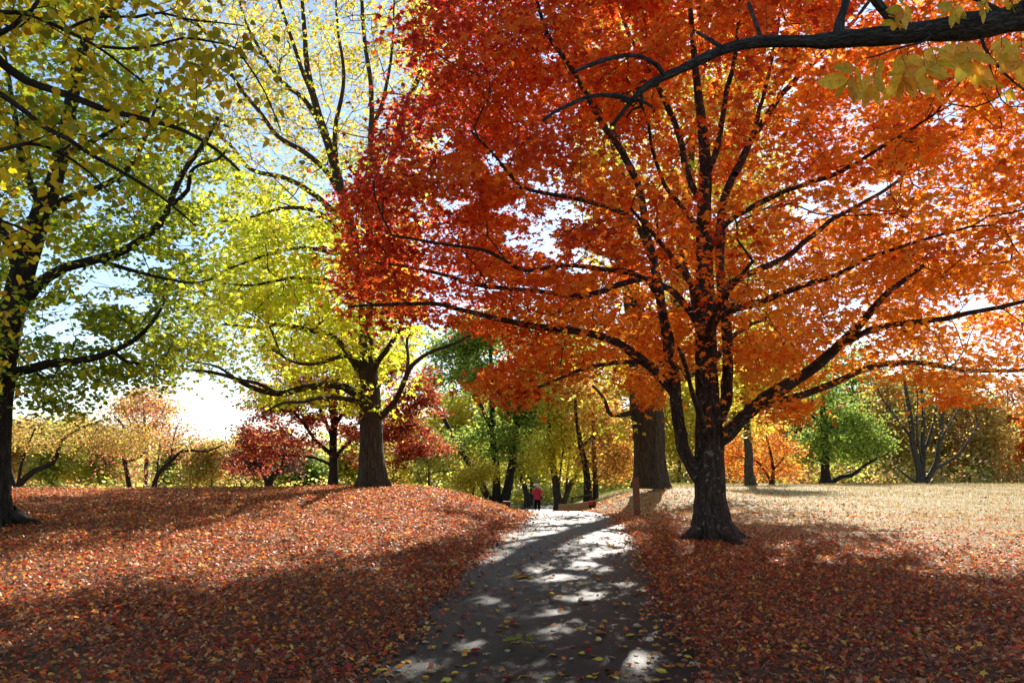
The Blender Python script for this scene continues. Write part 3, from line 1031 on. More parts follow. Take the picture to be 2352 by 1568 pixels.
# ---- the red and orange sugar maple
g = ground_px(1640, 1238)
MY = g[1]
root = thing('maple_tree', 'large sugar maple with blazing orange and red crown and lichen spotted trunk beside the path', 'tree', (g[0], g[1], g[2] - .05))
T = Tree(101, .22)
tp = [(1640, 1246, 40), (1636, 1215, 37), (1632, 1180, 34), (1630, 1140, 32), (1630, 1100, 32), (1629, 1050, 32), (1628, 1000, 31), (1626, 950, 27), (1622, 850, 25), (1621, 784, 24), (1618, 650, 21), (1616, 500, 17), (1621, 400, 14), (1614, 300, 12), (1602, 200, 9), (1592, 100, 7), (1580, -60, 5), (1572, -230, 3)]
T.limb(np.array([P(a, b, MY) for a, b, r in tp]), np.array([r for a, b, r in tp]) * MY / F, name='trunk')
ML = [  # picture polyline, start depth, end depth (offsets from the trunk), radii
    ([(1612, 1110), (1590, 1080), (1572, 1030), (1560, 980), (1552, 920), (1546, 850), (1532, 780), (1518, 690), (1502, 600), (1484, 540), (1474, 450), (1440, 370), (1394, 300), (1359, 240), (1309, 150), (1259, 80), (1215, -60)], 0, -2.2, 19, 3),
    ([(1636, 990), (1662, 940), (1674, 860), (1668, 740), (1656, 640), (1655, 560), (1660, 470), (1690, 395), (1740, 300), (1800, 212), (1880, 135), (1960, 50), (2040, -60)], .2, 2.4, 17, 3),
    ([(1640, 1012), (1668, 998), (1700, 966), (1760, 915), (1832, 868), (1882, 832), (1925, 793), (1965, 757), (2010, 700), (2060, 655), (2120, 610)], 0, -2.0, 21, 4),
    ([(1700, 968), (1740, 938), (1786, 922), (1844, 908), (1919, 878), (1994, 844), (2100, 832), (2230, 850), (2380, 850)], -.3, 2.6, 10, 3),
    ([(1925, 795), (1999, 756), (2070, 743), (2144, 735), (2250, 715), (2350, 692), (2500, 640)], -1.1, -2.6, 8, 3),
    ([(1550, 905), (1526, 878), (1494, 845), (1459, 815), (1414, 785), (1349, 765), (1284, 755), (1184, 742), (1064, 712), (994, 697), (864, 700), (800, 705)], -.3, -1.6, 11, 2.5),
    ([(1640, 700), (1664, 662), (1734, 622), (1804, 590), (1869, 540), (1919, 500), (2010, 450), (2120, 380)], 0, 1.8, 9, 2.5),
    ([(1630, 770), (1659, 722), (1744, 695), (1819, 665), (1919, 632), (1984, 598), (2090, 560), (2230, 520)], 0, -3.0, 9, 2.5),
    ([(1606, 745), (1575, 700), (1530, 660), (1480, 640), (1434, 650), (1334, 680), (1234, 668), (1164, 662), (1084, 652), (1034, 635), (934, 612), (840, 600)], .2, 2.4, 9, 2.5),
    ([(1500, 600), (1470, 530), (1449, 500), (1389, 475), (1309, 452), (1259, 445), (1194, 425), (1134, 355), (1080, 300)], -.9, -3.4, 7, 2.2),
    ([(1520, 700), (1480, 640), (1400, 620), (1300, 610), (1209, 622), (1164, 600), (1104, 572), (1009, 560), (900, 540)], -.7, -4.2, 7, 2.2),
    ([(1612, 470), (1580, 400), (1564, 330), (1545, 270), (1500, 180), (1450, 90), (1400, -40)], 0, 2.6, 9, 2.5),
    ([(1616, 540), (1570, 480), (1530, 430), (1502, 360), (1485, 270), (1440, 180)], 0, -2.8, 7, 2),
    ([(1618, 600), (1660, 520), (1720, 480), (1800, 440), (1919, 400), (2040, 330), (2150, 260)], 0, -3.6, 8, 2.2),
    ([(1690, 400), (1720, 340), (1745, 250), (1770, 150), (1790, 40), (1800, -80)], .9, 3.0, 7, 2),
    ([(1618, 420), (1650, 330), (1665, 230), (1690, 120), (1700, 0), (1710, -120)], 0, -2.6, 8, 2),
    ([(1630, 1020), (1612, 960), (1590, 900), (1578, 850), (1560, 800)], -.1, -2.5, 9, 3),
    ([(1480, 830), (1400, 835), (1330, 850), (1260, 880), (1200, 900)], -.5, -3.2, 6, 2),
    ([(1620, 800), (1600, 740), (1585, 650), (1560, 560)], 0, 4.6, 9, 3),
    ([(1624, 860), (1660, 800), (1700, 760), (1760, 730)], 0, 5.0, 9, 3),
    ([(1622, 780), (1640, 720), (1680, 660), (1730, 600)], 0, -5.2, 9, 3),
    ([(1620, 700), (1580, 640), (1520, 560), (1450, 480)], 0, -5.2, 9, 3),
]
for pts, a, b, r0, r1 in ML:
    p3, rr = px_limb(pts, MY + a, MY + b, r0 * (.82 if r0 > 15 else 1.0), r1 * 1.25)
    T.limb(p3, rr, .055)
M_POLY = [(900, -900), (880, -60), (1000, -20), (960, 20), (890, 35), (915, 70), (940, 120), (930, 180), (860, 240), (862, 300), (850, 330), (812, 380), (790, 450), (757, 500), (745, 600), (765, 660), (760, 710), (792, 790), (880, 770), (960, 745), (1060, 765), (1110, 790), (1150, 815), (1085, 880), (1095, 905), (1150, 930), (1185, 965), (1215, 940), (1255, 905), (1340, 872), (1400, 852), (1445, 905), (1470, 945), (1515, 950), (1540, 890), (1580, 860), (1640, 830), (1700, 850), (1720, 930), (1760, 970), (1800, 960), (1840, 985), (1870, 935), (1920, 880), (2040, 868), (2130, 890), (2150, 945), (2200, 930), (2260, 945), (2330, 900), (2420, 880), (3100, 860), (3300, -900)]
MCEN = np.array([g[0] - .1, MY, 7.6])
c = ell_points(T.rg, 9000, MCEN, (8.4, 6.9, 6.4), .30)
qx, qy = project(c)
keep = inside(M_POLY, qx, qy) & (c[:, 2] > 2.5)
# the hanging lower sprays sit on the near and left side
for _ in range(80):                                     # open pockets where the sky shows
    h = ell_points(T.rg, 1, MCEN, (8, 6.6, 6), .25)[0]
    keep &= np.linalg.norm((c - h) / np.array([1.0, 1.6, .8]), axis=1) > T.rg.uniform(.4, .95)
c = c[keep][:1850]
low = np.array([P(px_, py_2, MY + d) for px_, py_2, d in [(1110, 890, -3.4), (1150, 905, -3.2), (1185, 945, -3.1), (1190, 915, -3.0), (1230, 900, -2.9), (1290, 885, -3.0), (1130, 870, -3.3), (1340, 860, -2.6), (1390, 840, -2.5), (1480, 930, -2.2), (1505, 940, -2.4), (1460, 905, -2.0), (1530, 880, -2.2), (1500, 900, -1.6), (1740, 950, -1.4), (1780, 955, -1.8), (1835, 970, -2.0), (1800, 940, -1.5), (1715, 910, -1.2), (1870, 920, -2.0), (2150, 930, -2.5), (2180, 920, -2.6), (2240, 930, -2.4), (2290, 915, -2.5), (1650, 1000, -.4), (1690, 940, -.5), (1600, 960, -.5), (1560, 840, -1.5), (1420, 870, -2.2)]])
c = np.vstack([c, low])
T.grow(c, bend=.45, lift=.04, seg=.40, wob=.04, ang=.6)
T.radii(.0065, 2.35)
T.build(root, M_BARK_MAPLE, 56, .055, (.40, .55, 4, .8), 16, 3, roots=4, lumps=.06)
pos, idx, off = T.leaf_sites(90, .64, .19, .8)
pos[:, 2] += .10
qx, qy = project(pos)
ok = inside(M_POLY, qx, qy) | (T.rg.random(len(pos)) < .25)
ok &= (pos[:, 2] > 2.2) & T.clear(pos, .80, 5, .018, 0, .0135) & sun_open(pos, T.rg, .92)
ok &= T.open_sky(pos, [(1230, 548, 62, 34), (1180, 482, 40, 20), (1300, 486, 46, 22), (1352, 600, 50, 26), (1590, 372, 14, 40), (1852, 482, 34, 26), (2008, 432, 36, 22), (1140, 372, 40, 26), (2318, 228, 36, 26), (1010, 330, 40, 22), (2180, 260, 36, 34), (1960, 700, 34, 14), (1440, 690, 22, 30), (2050, 520, 30, 22), (1740, 240, 20, 26), (1040, 470, 36, 16), (2250, 700, 50, 16), (1400, 300, 26, 16), (960, 190, 30, 30), (1255, 130, 30, 18), (1700, 560, 30, 16)], .88)
out_ = (qx < -60) | (qx > W + 60) | (qy < -60)
ok &= ~out_ | (T.rg.random(len(pos)) < .5)
pos, idx = pos[ok], idx[ok]
n = len(pos)
nrm, ax = orient(n, T.rg, .62, .5)
rel = (pos - MCEN) / np.array([8.4, 6.9, 6.4])
red = np.clip(-.06 + .55 * np.linalg.norm(rel, axis=1) - .42 * rel[:, 0] + .38 * rel[:, 2] + T.rg.normal(0, .16, 9000)[idx % 9000] * 1.0 + T.rg.normal(0, .12, n), 0, 1)
stops = np.array([0, .22, .45, .7, 1.0])
pal = np.array([(.78, .37, .035), (.76, .25, .022), (.70, .145, .018), (.52, .055, .016), (.35, .019, .016)])
col = np.stack([np.interp(red, stops, pal[:, k]) for k in range(3)], 1) * np.exp(T.rg.normal(0, .16, (n, 1)))
qx, qy = project(pos)
size = T.rg.uniform(.09, .145, n) * np.where((qx < -60) | (qx > W + 60) | (qy < -60), 1.4, 1.0)
dist = np.linalg.norm(pos - np.array([0, 0, EYE]), axis=1)
qx, qy = project(pos)
infr = (qx > 20) & (qx < W - 20) & (qy > 20) & (qy < H - 20)
order = np.argsort(np.where(infr, dist, 1e9))
loose = order[:220]
m_ = np.ones(n, bool)
m_[loose] = False
near = m_ & (dist < 15.6)
foliage(root, [(STAR, pos[near], nrm[near], ax[near], size[near], col[near]), (TRI4, pos[m_ & ~near], nrm[m_ & ~near], ax[m_ & ~near], size[m_ & ~near] * 1.04, col[m_ & ~near])])
loose_leaves(root, STAR, pos[loose], nrm[loose], ax[loose], size[loose], col[loose], M_LEAF)
print('maple leaves', n, 'near', near.sum(), 'base', g)

# ---- the tall yellow green tulip tree on the rise
CD = 30.0
gz = float(ground_h(P(857, 1115, CD)[0], CD))
root = thing('tulip_tree', 'tall thick trunked yellow green tree on the rise with long bare horizontal limbs', 'tree', (P(857, 1115, CD)[0], CD, gz - .05))
T = Tree(202, .35)
tp = [(856, 1124, 33), (856, 1100, 29), (854, 1050, 27), (853, 1000, 25.5), (851, 950, 25), (850, 900, 23), (848, 850, 20), (842, 780, 16), (835, 650, 14), (815, 560, 12), (785, 440, 11), (755, 335, 10), (725, 240, 8.5), (705, 150, 7), (700, 75, 5.5), (690, -60, 4), (680, -240, 2.5)]
T.limb(np.array([P(a, b, CD) for a, b, r in tp]), np.array([r for a, b, r in tp]) * CD / F, name='trunk')
CL = [
    ([(848, 930), (826, 912), (790, 888), (750, 884), (700, 890), (640, 905), (580, 890), (530, 866), (470, 852), (410, 848)], 0, -3, 11, 2.5),
    ([(640, 905), (590, 880), (540, 868), (500, 842), (440, 830)], -2, -1, 5, 2),
    ([(845, 880), (830, 860), (795, 805), (760, 772), (700, 756), (640, 745), (590, 752), (510, 744)], 0, 2, 9, 2.5),
    ([(838, 850), (800, 818), (760, 825), (720, 836), (670, 830), (625, 802)], 0, -3.5, 7, 2),
    ([(835, 925), (790, 915), (740, 912), (700, 922), (650, 925), (600, 950)], 0, -4.5, 7, 2),
    ([(868, 960), (886, 946), (908, 920), (930, 872), (945, 840), (985, 810), (1040, 790), (1080, 770)], 0, -2.5, 8, 2.5),
    ([(930, 872), (938, 830), (935, 780), (950, 720)], -1, 1, 5, 2),
    ([(852, 900), (862, 840), (890, 800), (915, 760), (930, 700), (960, 640)], 0, -3, 9, 2.5),
    ([(842, 740), (862, 600), (880, 450), (905, 340), (930, 250), (960, 180), (990, 120), (1020, 20), (1040, -100)], 0, 2, 12, 3),
    ([(842, 760), (850, 600), (846, 430), (852, 300), (852, 200), (836, 80), (828, -60), (820, -200)], 0, 3.5, 10, 3),
    ([(795, 480), (755, 400), (700, 350), (640, 315), (600, 262), (550, 200), (500, 115), (450, 50)], 0, -2.5, 8, 2.2),
    ([(805, 520), (760, 480), (700, 432), (650, 408), (575, 388), (525, 330), (450, 280), (400, 230)], 0, 2.5, 8, 2.2),
    ([(815, 560), (775, 520), (735, 490), (690, 478), (640, 480), (570, 500), (500, 510)], 0, -3.5, 7, 2.2),
    ([(825, 610), (790, 590), (740, 575), (680, 570), (600, 590), (520, 620)], 0, -2.5, 7, 2),
    ([(832, 680), (790, 660), (740, 640), (660, 640), (580, 655), (500, 650)], 0, -4.5, 7, 2),
    ([(745, 300), (700, 230), (650, 190), (600, 120), (560, 40), (540, -60)], 0, 2.5, 7, 2),
    ([(725, 240), (690, 150), (660, 60), (630, -30), (600, -150)], 0, -2.5, 6, 2),
    ([(775, 420), (770, 300), (790, 180), (775, 60), (770, -60)], 0, -2, 7, 2),
    ([(880, 450), (850, 330), (880, 230), (900, 120), (905, 0)], .5, -3, 7, 2),
]
for pts, a, b, r0, r1 in CL:
    p3, rr = px_limb(pts, CD + a, CD + b, r0, r1)
    T.limb(p3, rr, .03)
cx = root.location.x
lowp = [(380, 830), (420, 740), (480, 640), (520, 560), (600, 500), (760, 520), (930, 620), (960, 740), (950, 830), (960, 880), (890, 960), (700, 960), (610, 985), (520, 930), (470, 900)]
upp = [(330, 300), (330, -500), (1040, -500), (1010, 300), (930, 640), (760, 560), (600, 520), (500, 560), (420, 420)]
c = ell_points(T.rg, 7000, (cx - 1.8, CD, 10), (6.6, 6.2, 6.2), .2)
qx, qy = project(c)
c1 = c[inside(lowp, qx, qy)][:680]
c = ell_points(T.rg, 9000, (cx - 1.2, CD, 18), (7.6, 6.0, 9.5), .2)
qx, qy = project(c)
c2 = c[inside(upp, qx, qy)][:1400]
c = np.vstack([c1, c2])
T.grow(c, bend=.5, lift=.06, seg=.7, wob=.06, ang=.7)
T.radii(.011, 2.3)
T.build(root, M_BARK_TULIP, 44, .04, (.5, .45, 6, .4), 12, 3)
ends = np.array([ch[-1] for ch in T.chains])
pos, idx, off = T.leaf_sites(32, .75, .32, .9)
hi = T.pos[ends][idx][:, 2] > 12.5
keep = (~hi | (T.rg.random(len(pos)) < .66)) & T.clear(pos, .7, 3, .03, 0, .018) & sun_open(pos, T.rg, .5)
pos, hi = pos[keep], hi[keep]
n = len(pos)
nrm, ax = orient(n, T.rg, .7, .6)
col = pick([(.74, .68, .05), (.62, .66, .05), (.46, .56, .05), (.70, .50, .06)], [35, 38, 20, 9], n, .18, T.rg)
c_hi = pick([(.62, .44, .05), (.54, .52, .05), (.55, .30, .05)], [40, 45, 18], n, .2, T.rg)
col = np.where(hi[:, None] & (T.rg.random(n) < .75)[:, None], c_hi, col)
foliage(root, [(TRI4, pos, nrm, ax, np.where(hi, T.rg.uniform(.12, .18, n), T.rg.uniform(.16, .25, n)), col)])
print('tulip leaves', n)

# ---- the dark leaning tree at the photograph's edge
g = ground_px(-14, 1206)
AD = g[1]
root = thing('linden_tree', 'dark leaning trunk with green leaves and a rising crooked limb at the lawn edge', 'tree', (g[0], g[1], g[2] - .05))
T = Tree(303, .3)
tp = [(-16, 1212, 38), (-14, 1150, 33), (-12, 1080, 31), (-9, 1000, 29), (-2, 920, 28), (4, 860, 28), (14, 790, 28), (28, 720, 29), (46, 650, 27), (70, 570, 25), (98, 480, 22), (128, 410, 19), (146, 330, 17), (162, 250, 16), (182, 140, 14), (215, 60, 12), (265, 10, 10), (310, -60, 8), (350, -200, 5)]
T.limb(np.array([P(a, b, AD) for a, b, r in tp]), np.array([r for a, b, r in tp]) * AD / F, name='trunk')
AL = [
    ([(24, 745), (50, 706), (95, 650), (150, 614), (220, 596), (290, 573), (350, 530), (380, 497), (396, 450), (425, 388), (455, 350), (482, 306), (500, 270)], 0, -.5, 14, 5),
    ([(398, 470), (432, 436), (438, 396), (460, 378), (500, 366), (520, 345)], -.4, -1.6, 6, 3),
    ([(4, 862), (55, 850), (130, 833), (210, 824), (260, 806), (310, 780), (350, 740), (380, 690)], 0, -1.5, 13, 3),
    ([(260, 806), (290, 830), (330, 835), (380, 850)], -1, 0, 5, 2),
    ([(90, 500), (150, 460), (230, 430), (300, 380), (340, 300), (370, 200)], 0, 2.0, 10, 3),
    ([(50, 640), (20, 560), (-20, 480), (-80, 400), (-150, 300)], 0, -1, 14, 4),
    ([(20, 760), (-40, 720), (-120, 690), (-220, 640)], 0, 1, 12, 3),
    ([(140, 360), (200, 330), (280, 290), (350, 250), (420, 240)], 0, -1.5, 8, 2),
    ([(100, 480), (60, 400), (40, 300), (20, 180), (0, 60)], 0, 2, 11, 3),
    ([(220, 596), (300, 620), (380, 640), (440, 650), (490, 640)], -.2, -2, 6, 2),
]
for pts, a, b, r0, r1 in AL:
    p3, rr = px_limb(pts, AD + a, AD + b, r0, r1)
    T.limb(p3, rr, .02)
A_POLY = [(-1200, -900), (520, -900), (430, -100), (380, 150), (470, 260), (540, 330), (570, 420), (560, 500), (500, 560), (470, 600), (520, 640), (515, 740), (470, 800), (430, 870), (380, 880), (250, 880), (200, 940), (150, 960), (60, 905), (20, 880), (-40, 960), (-600, 980), (-1200, 900)]
c = ell_points(T.rg, 9000, P(60, 520, AD) + np.array([0, 0, 0]), (5.6, 4.4, 5.4), .25)
qx, qy = project(c)
keep = inside(A_POLY, qx, qy)
for _ in range(45):
    h = ell_points(T.rg, 1, P(60, 520, AD), (5.4, 4, 5), .25)[0]
    keep &= np.linalg.norm((c - h) / np.array([.9, 1.8, .8]), axis=1) > T.rg.uniform(.4, .9)
c = c[keep][:1150]
T.grow(c, bend=.4, lift=.03, seg=.5, wob=.07, ang=.5)
T.radii(.005, 2.3)
T.build(root, M_BARK_DARK, 36, .05, (.4, .5, 4, .3), 12, 3, roots=6)
pos, idx, off = T.leaf_sites(50, .55, .4, .9)
pos = pos[T.clear(pos, .85, 4, .03, 0, .016) & sun_open(pos, T.rg, .85) & T.open_sky(pos, [(125, 745, 90, 42), (240, 645, 70, 24), (340, 600, 50, 18), (60, 640, 30, 40), (300, 690, 60, 20), (420, 560, 30, 20), (210, 470, 40, 20), (300, 470, 30, 16), (470, 680, 26, 22), (30, 820, 30, 20), (180, 320, 24, 18), (500, 430, 30, 20)], .92)]
n = len(pos)
nrm, ax = orient(n, T.rg, .75, .7)
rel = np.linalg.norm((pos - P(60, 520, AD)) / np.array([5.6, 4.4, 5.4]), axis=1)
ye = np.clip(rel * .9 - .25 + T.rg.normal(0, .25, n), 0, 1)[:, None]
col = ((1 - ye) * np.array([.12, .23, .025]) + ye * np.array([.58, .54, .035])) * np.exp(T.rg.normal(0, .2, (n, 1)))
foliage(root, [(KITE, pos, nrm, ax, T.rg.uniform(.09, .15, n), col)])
print('linden leaves', n, g)

# ---- a nearer tree whose boughs hang in from the edge (its trunk stands outside the frame)
bx, by = -5.6, 5.6
root = thing('redbud_tree', 'nearest heart leaved yellow tree whose drooping dark boughs reach across the sky', 'tree', (bx, by, float(ground_h(bx, by)) - .05))
T = Tree(404, .2)
T.limb(np.array([[bx, by, float(ground_h(bx, by)) - .08], [bx, by, 1], [bx + .1, by, 2.2], [bx + .15, by + .1, 3.4], [bx + .3, by + .2, 4.6], [bx + .2, by + .3, 6.0], [bx + .4, by + .2, 7.4]]), np.array([.22, .18, .16, .15, .12, .09, .04]), name='trunk')
def stub(p, q, r0, pts3):
    return np.vstack([p, pts3])
BL = [
    ([(-60, 105), (0, 142), (60, 186), (150, 216), (225, 246), (300, 266), (360, 281), (425, 301), (500, 346), (550, 392)], 6.0, 6.6, 12, 3, 3.7),
    ([(-50, 195), (0, 216), (50, 250), (100, 291), (160, 322), (210, 356), (265, 386), (340, 431), (400, 476), (450, 520)], 5.8, 6.4, 8, 2, 3.5),
    ([(-40, 50), (0, 28), (60, 30), (150, 70), (220, 105), (280, 150), (330, 190)], 5.6, 6.4, 7, 2, 4.4),
    ([(-40, 90), (30, 60), (75, 20), (110, -30), (160, -90)], 5.4, 5.6, 8, 3, 4.5),
    ([(220, 105), (290, 112), (360, 104), (420, 88), (480, 95), (540, 110), (570, 150), (610, 215), (645, 300)], 6.3, 6.8, 4, 1.5, None),
    ([(-60, 330), (0, 345), (60, 330), (130, 345), (210, 400), (250, 440)], 5.2, 6.2, 6, 2, 3.0),
    ([(310, 40), (370, 30), (430, 45), (500, 52), (560, 60)], 6.4, 6.6, 4, 1.5, None),
    ([(150, 70), (220, 40), (310, 40)], 6.2, 6.4, 4, 3, None),
    ([(-80, 480), (-20, 500), (40, 520), (90, 545)], 5.0, 5.6, 5, 2, 2.8),
]
for pts, a, b, r0, r1, hz in BL:
    p3, rr = px_limb(pts, a, b, r0, r1)
    if hz:
        tr = T.limbs[0][1]
        q = tr[int(np.argmin(np.abs(tr[:, 2] - hz)))]
        p3 = np.vstack([q, q * .45 + p3[0] * .55 + np.array([0, 0, .06]), p3])
        rr = np.concatenate([[rr[0] * 1.3, rr[0] * 1.1], rr])
    T.limb(p3, rr, .01)
pts = []
while len(pts) < 470:
    px_, py_2 = T.rg.uniform(-320, 520), T.rg.uniform(-420, 560)
    w_ = 1.0 if px_ < 250 else .55
    if py_2 > 330 + .25 * (px_ - 100) * (px_ > 100):
        w_ *= .35
    if px_ > 150 and py_2 > 430:
        w_ = 0
    if px_ > 330 and py_2 > 300:
        w_ = 0
    if T.rg.random() < w_:
        pts.append(P(px_, py_2, T.rg.uniform(4.9, 7.6)))
for px_, py_2 in [(430, 130), (470, 150), (520, 90), (560, 80), (450, 190), (420, 215), (600, 230), (640, 310), (380, 110), (490, 60), (350, 330), (330, 420), (300, 440), (20, 830), (0, 700), (10, 760), (-10, 600), (5, 880), (30, 660), (60, 560)]:
    pts.append(P(px_, py_2, T.rg.uniform(5.8, 6.8)))
T.grow(np.array(pts), bend=.4, lift=-.02, seg=.22, wob=.025, ang=.55)
T.radii(.0022, 2.3)
T.build(root, M_BARK_DARK, 30, .04, (.3, .5, 5, .1), 10, 4)
pos, idx, off = T.leaf_sites(16, .21, .65, .95)
pos = pos[T.clear(pos, .85, 3.5, .006) & sun_open(pos, T.rg, .9)]
n = len(pos)
nrm, ax = orient(n, T.rg, .9, 1.3)
col = pick([(.46, .36, .014), (.62, .46, .016), (.28, .27, .014), (.54, .30, .016), (.16, .18, .012)], [35, 25, 22, 14, 14], n, .2, T.rg)
size = T.rg.uniform(.045, .085, n)
qx, qy = project(pos)
infr = (qx > 10) & (qx < W) & (qy > 10) & (qy < H)
d_ = np.where(infr, np.linalg.norm(pos, axis=1) - size * 20, 1e9)
lo = np.argsort(d_)[:280]
m_ = np.ones(n, bool)
m_[lo] = False
foliage(root, [(HEART, pos[m_], nrm[m_], ax[m_], size[m_], col[m_])])
loose_leaves(root, HEART, pos[lo], nrm[lo], ax[lo], size[lo], col[lo], M_LEAF)
print('redbud leaves', n)

# ---- the near hickory limb (its trunk stands outside the frame)
hx, hy = 5.9, 5.0
root = thing('hickory_tree', 'nearest hickory with a thick dark furrowed limb and hanging yellow compound leaves above', 'tree', (hx, hy, float(ground_h(hx, hy)) - .05))
T = Tree(505, .09)
T.limb(np.array([[hx, hy, float(ground_h(hx, hy)) - .08], [hx, hy, 1], [hx, hy, 2.4], [hx, hy, 3.6], [hx, hy, 5], [hx, hy, 7], [hx, hy, 9]]), np.array([.30, .25, .23, .22, .18, .13, .05]), name='trunk')
OL = [
    ([(2560, 5), (2450, 22), (2352, 38), (2219, 62), (2069, 78), (1919, 92), (1819, 95), (1719, 99), (1644, 122), (1584, 150), (1522, 178), (1477, 205), (1447, 236), (1427, 262), (1407, 288)], 4.8, 5.1, 39, 5),
    ([(1527, 175), (1510, 150), (1490, 138), (1457, 127), (1412, 132), (1367, 145), (1320, 164)], 5.05, 4.7, 7, 4.2),
    ([(1449, 234), (1425, 222), (1395, 219), (1357, 221), (1307, 241), (1270, 260), (1247, 277)], 5.08, 4.8, 7, 4),
    ([(1450, 232), (1470, 230), (1486, 238), (1498, 246)], 5.08, 5.0, 5, 3.4),
    ([(1472, 210), (1474, 244), (1452, 252), (1438, 270)], 5.06, 5.2, 4, 2),
    ([(1660, 112), (1632, 92), (1600, 74)], 5.0, 5.1, 6, 3.5),
    ([(1752, 95), (1738, 60), (1720, 8)], 5.0, 5.2, 6, 4.5),
    ([(1925, 85), (1930, 45), (1942, 12), (1944, -40)], 4.95, 5.1, 13, 9),
    ([(2090, 75), (2060, 58), (2030, 24), (1995, -20), (1960, -80)], 4.9, 4.7, 13, 9),
    ([(2140, 80), (2120, 96), (2060, 112), (2016, 128), (1980, 135)], 4.85, 4.5, 3.2, 1.5),
    ([(2250, 70), (2262, 110), (2290, 150), (2330, 190), (2400, 240)], 4.9, 4.6, 4, 1.5),
    ([(2262, 110), (2300, 230), (2340, 245), (2400, 250)], 4.8, 4.7, 2, 1),
    ([(2320, 60), (2290, 20), (2200, -10), (2080, -20)], 4.85, 4.6, 5, 2),
]
for k, (pts, a, b, r0, r1) in enumerate(OL):
    p3, rr = px_limb(pts, a, b, r0, r1)
    if k == 0:
        p3 = np.vstack([[hx, hy, 4.55], p3[1:]])
    T.limb(p3, rr, .012 if k else .018)
T.build(root, M_BARK_LIMB, 36, .05, (.35, .5, 5, .1), 44, 4, lumps=.10)
org = np.array(root.location)
COMP = [((2020, 130), (1985, 245), 9), ((1975, 140), (1925, 222), 7), ((2085, 118), (2062, 232), 9), ((2065, 108), (2100, 205), 7), ((2130, 92), (2165, 175), 7), ((2215, 70), (2240, 200), 7), ((2205, 80), (2190, 160), 5), ((2300, 70), (2300, 150), 7), ((2345, 70), (2350, 190), 7), ((2060, 20), (2050, 70), 5), ((2090, -15), (2060, 50), 5), ((2190, 0), (2200, 48), 5), ((2270, -5), (2250, 35), 7), ((2320, -15), (2330, 30), 7), ((2265, 165), (2262, 200), 3), ((2330, 175), (2315, 225), 3), ((2120, 118), (2130, 215), 7), ((2230, -10), (2160, 40), 5)]
rgl = np.random.default_rng(8)
lm = {}
for (ax_, ay_), (bx_, by_), nl in COMP:
    D0 = rgl.uniform(4.55, 4.9)
    a, b = P(ax_, ay_, D0), P(bx_, by_, D0 + rgl.uniform(-.2, .15))
    L = np.linalg.norm(b - a)
    dr = (b - a) / L
    side = unit(np.cross(dr, np.array([0, 1, .2])))
    nn = np.cross(side, dr)
    v, t, bk = tube(np.array([a + dr * L * u for u in (0, .3, .6)]) - org, [.0022, .0018, .0012], 5)
    link('leaf_stalk', make_mesh('leaf_stalk', v, t, M_BARK_LIMB, None, bk, True), root)
    for k in range(nl):
        if k == 0:
            u, d2, s_ = .58, dr, .44
        else:
            row = (k - 1) // 2
            sg = 1 if k % 2 else -1
            u = .55 - .17 * row
            d2 = unit(dr * .8 + side * sg * rgl.uniform(.5, .8) + nn * rgl.normal(0, .25))
            s_ = .46 - .05 * row
        key = rgl.integers(0, 9)
        if key not in lm:
            lm[key] = make_mesh('leaf', LANCE[0], LANCE[1], M_LEAF_NEAR, np.repeat(pick([(.88, .50, .035), (.80, .52, .04), (.86, .44, .045), (.66, .48, .04)], [3, 2, 2, 1], 1, .1, rgl), len(LANCE[1]), 0))
        z = unit(nn + rgl.normal(0, .55, 3))
        y = d2
        x = unit(np.cross(y, z))
        z = np.cross(x, y)
        s_ = max(s_ * L, .075) * rgl.uniform(.9, 1.1)
        s_ *= 1.15
        wd = s_ * rgl.uniform(1.05, 1.35)
        p = a + dr * L * u - org
        o = link('leaf', lm[key], root)
        o.matrix_local = Matrix(((x[0] * wd, y[0] * s_, z[0] * s_, p[0]), (x[1] * wd, y[1] * s_, z[1] * s_, p[1]), (x[2] * wd, y[2] * s_, z[2] * s_, p[2]), (0, 0, 0, 1)))

# ---- the big double trunk behind the maple
g = np.array([P(1492, 1110, 32)[0], 32.0, 0])
g[2] = float(ground_h(g[0], g[1]))
JD = 32.0
root = thing('oak_tree', 'massive thick trunk with a stubby bent lower limb on the bank behind the square post', 'tree', (g[0], g[1], g[2] - .05))
T = Tree(606, .35)
tp = [(1492, 1122, 38), (1492, 1095, 35), (1490, 1040, 34.5), (1488, 980, 35), (1484, 930, 37), (1480, 880, 35), (1470, 800, 27), (1455, 700, 22), (1440, 580, 19), (1430, 460, 16), (1415, 340, 13), (1405, 200, 10), (1390, 50, 6), (1380, -120, 3)]
T.limb(np.array([P(a, b, JD) for a, b, r in tp]), np.array([r for a, b, r in tp]) * JD / F, name='trunk')
for pts, a, b, r0, r1 in [
    ([(1498, 930), (1520, 850), (1545, 740), (1560, 620), (1575, 500), (1582, 390), (1600, 250), (1610, 100), (1620, -50)], 0, 1.5, 20, 3),
    ([(1470, 945), (1450, 948), (1425, 954), (1405, 952), (1397, 944), (1392, 925), (1380, 905), (1362, 886)], 0, -1.5, 7, 3),
    ([(1470, 820), (1430, 760), (1370, 740), (1310, 750), (1250, 780)], 0, -1, 10, 3),
    ([(1455, 700), (1420, 600), (1380, 520), (1350, 420)], 0, 2, 9, 3),
    ([(1530, 800), (1600, 740), (1680, 700), (1780, 690), (1870, 700)], 0, -2, 10, 3),
    ([(1560, 620), (1640, 540), (1730, 470), (1830, 420)], 0, 2, 8, 3),
    ([(1500, 900), (1590, 860), (1680, 850), (1760, 880)], 0, 2, 8, 3)]:
    p3, rr = px_limb(pts, JD + a, JD + b, r0, r1)
    T.limb(p3, rr, .03)
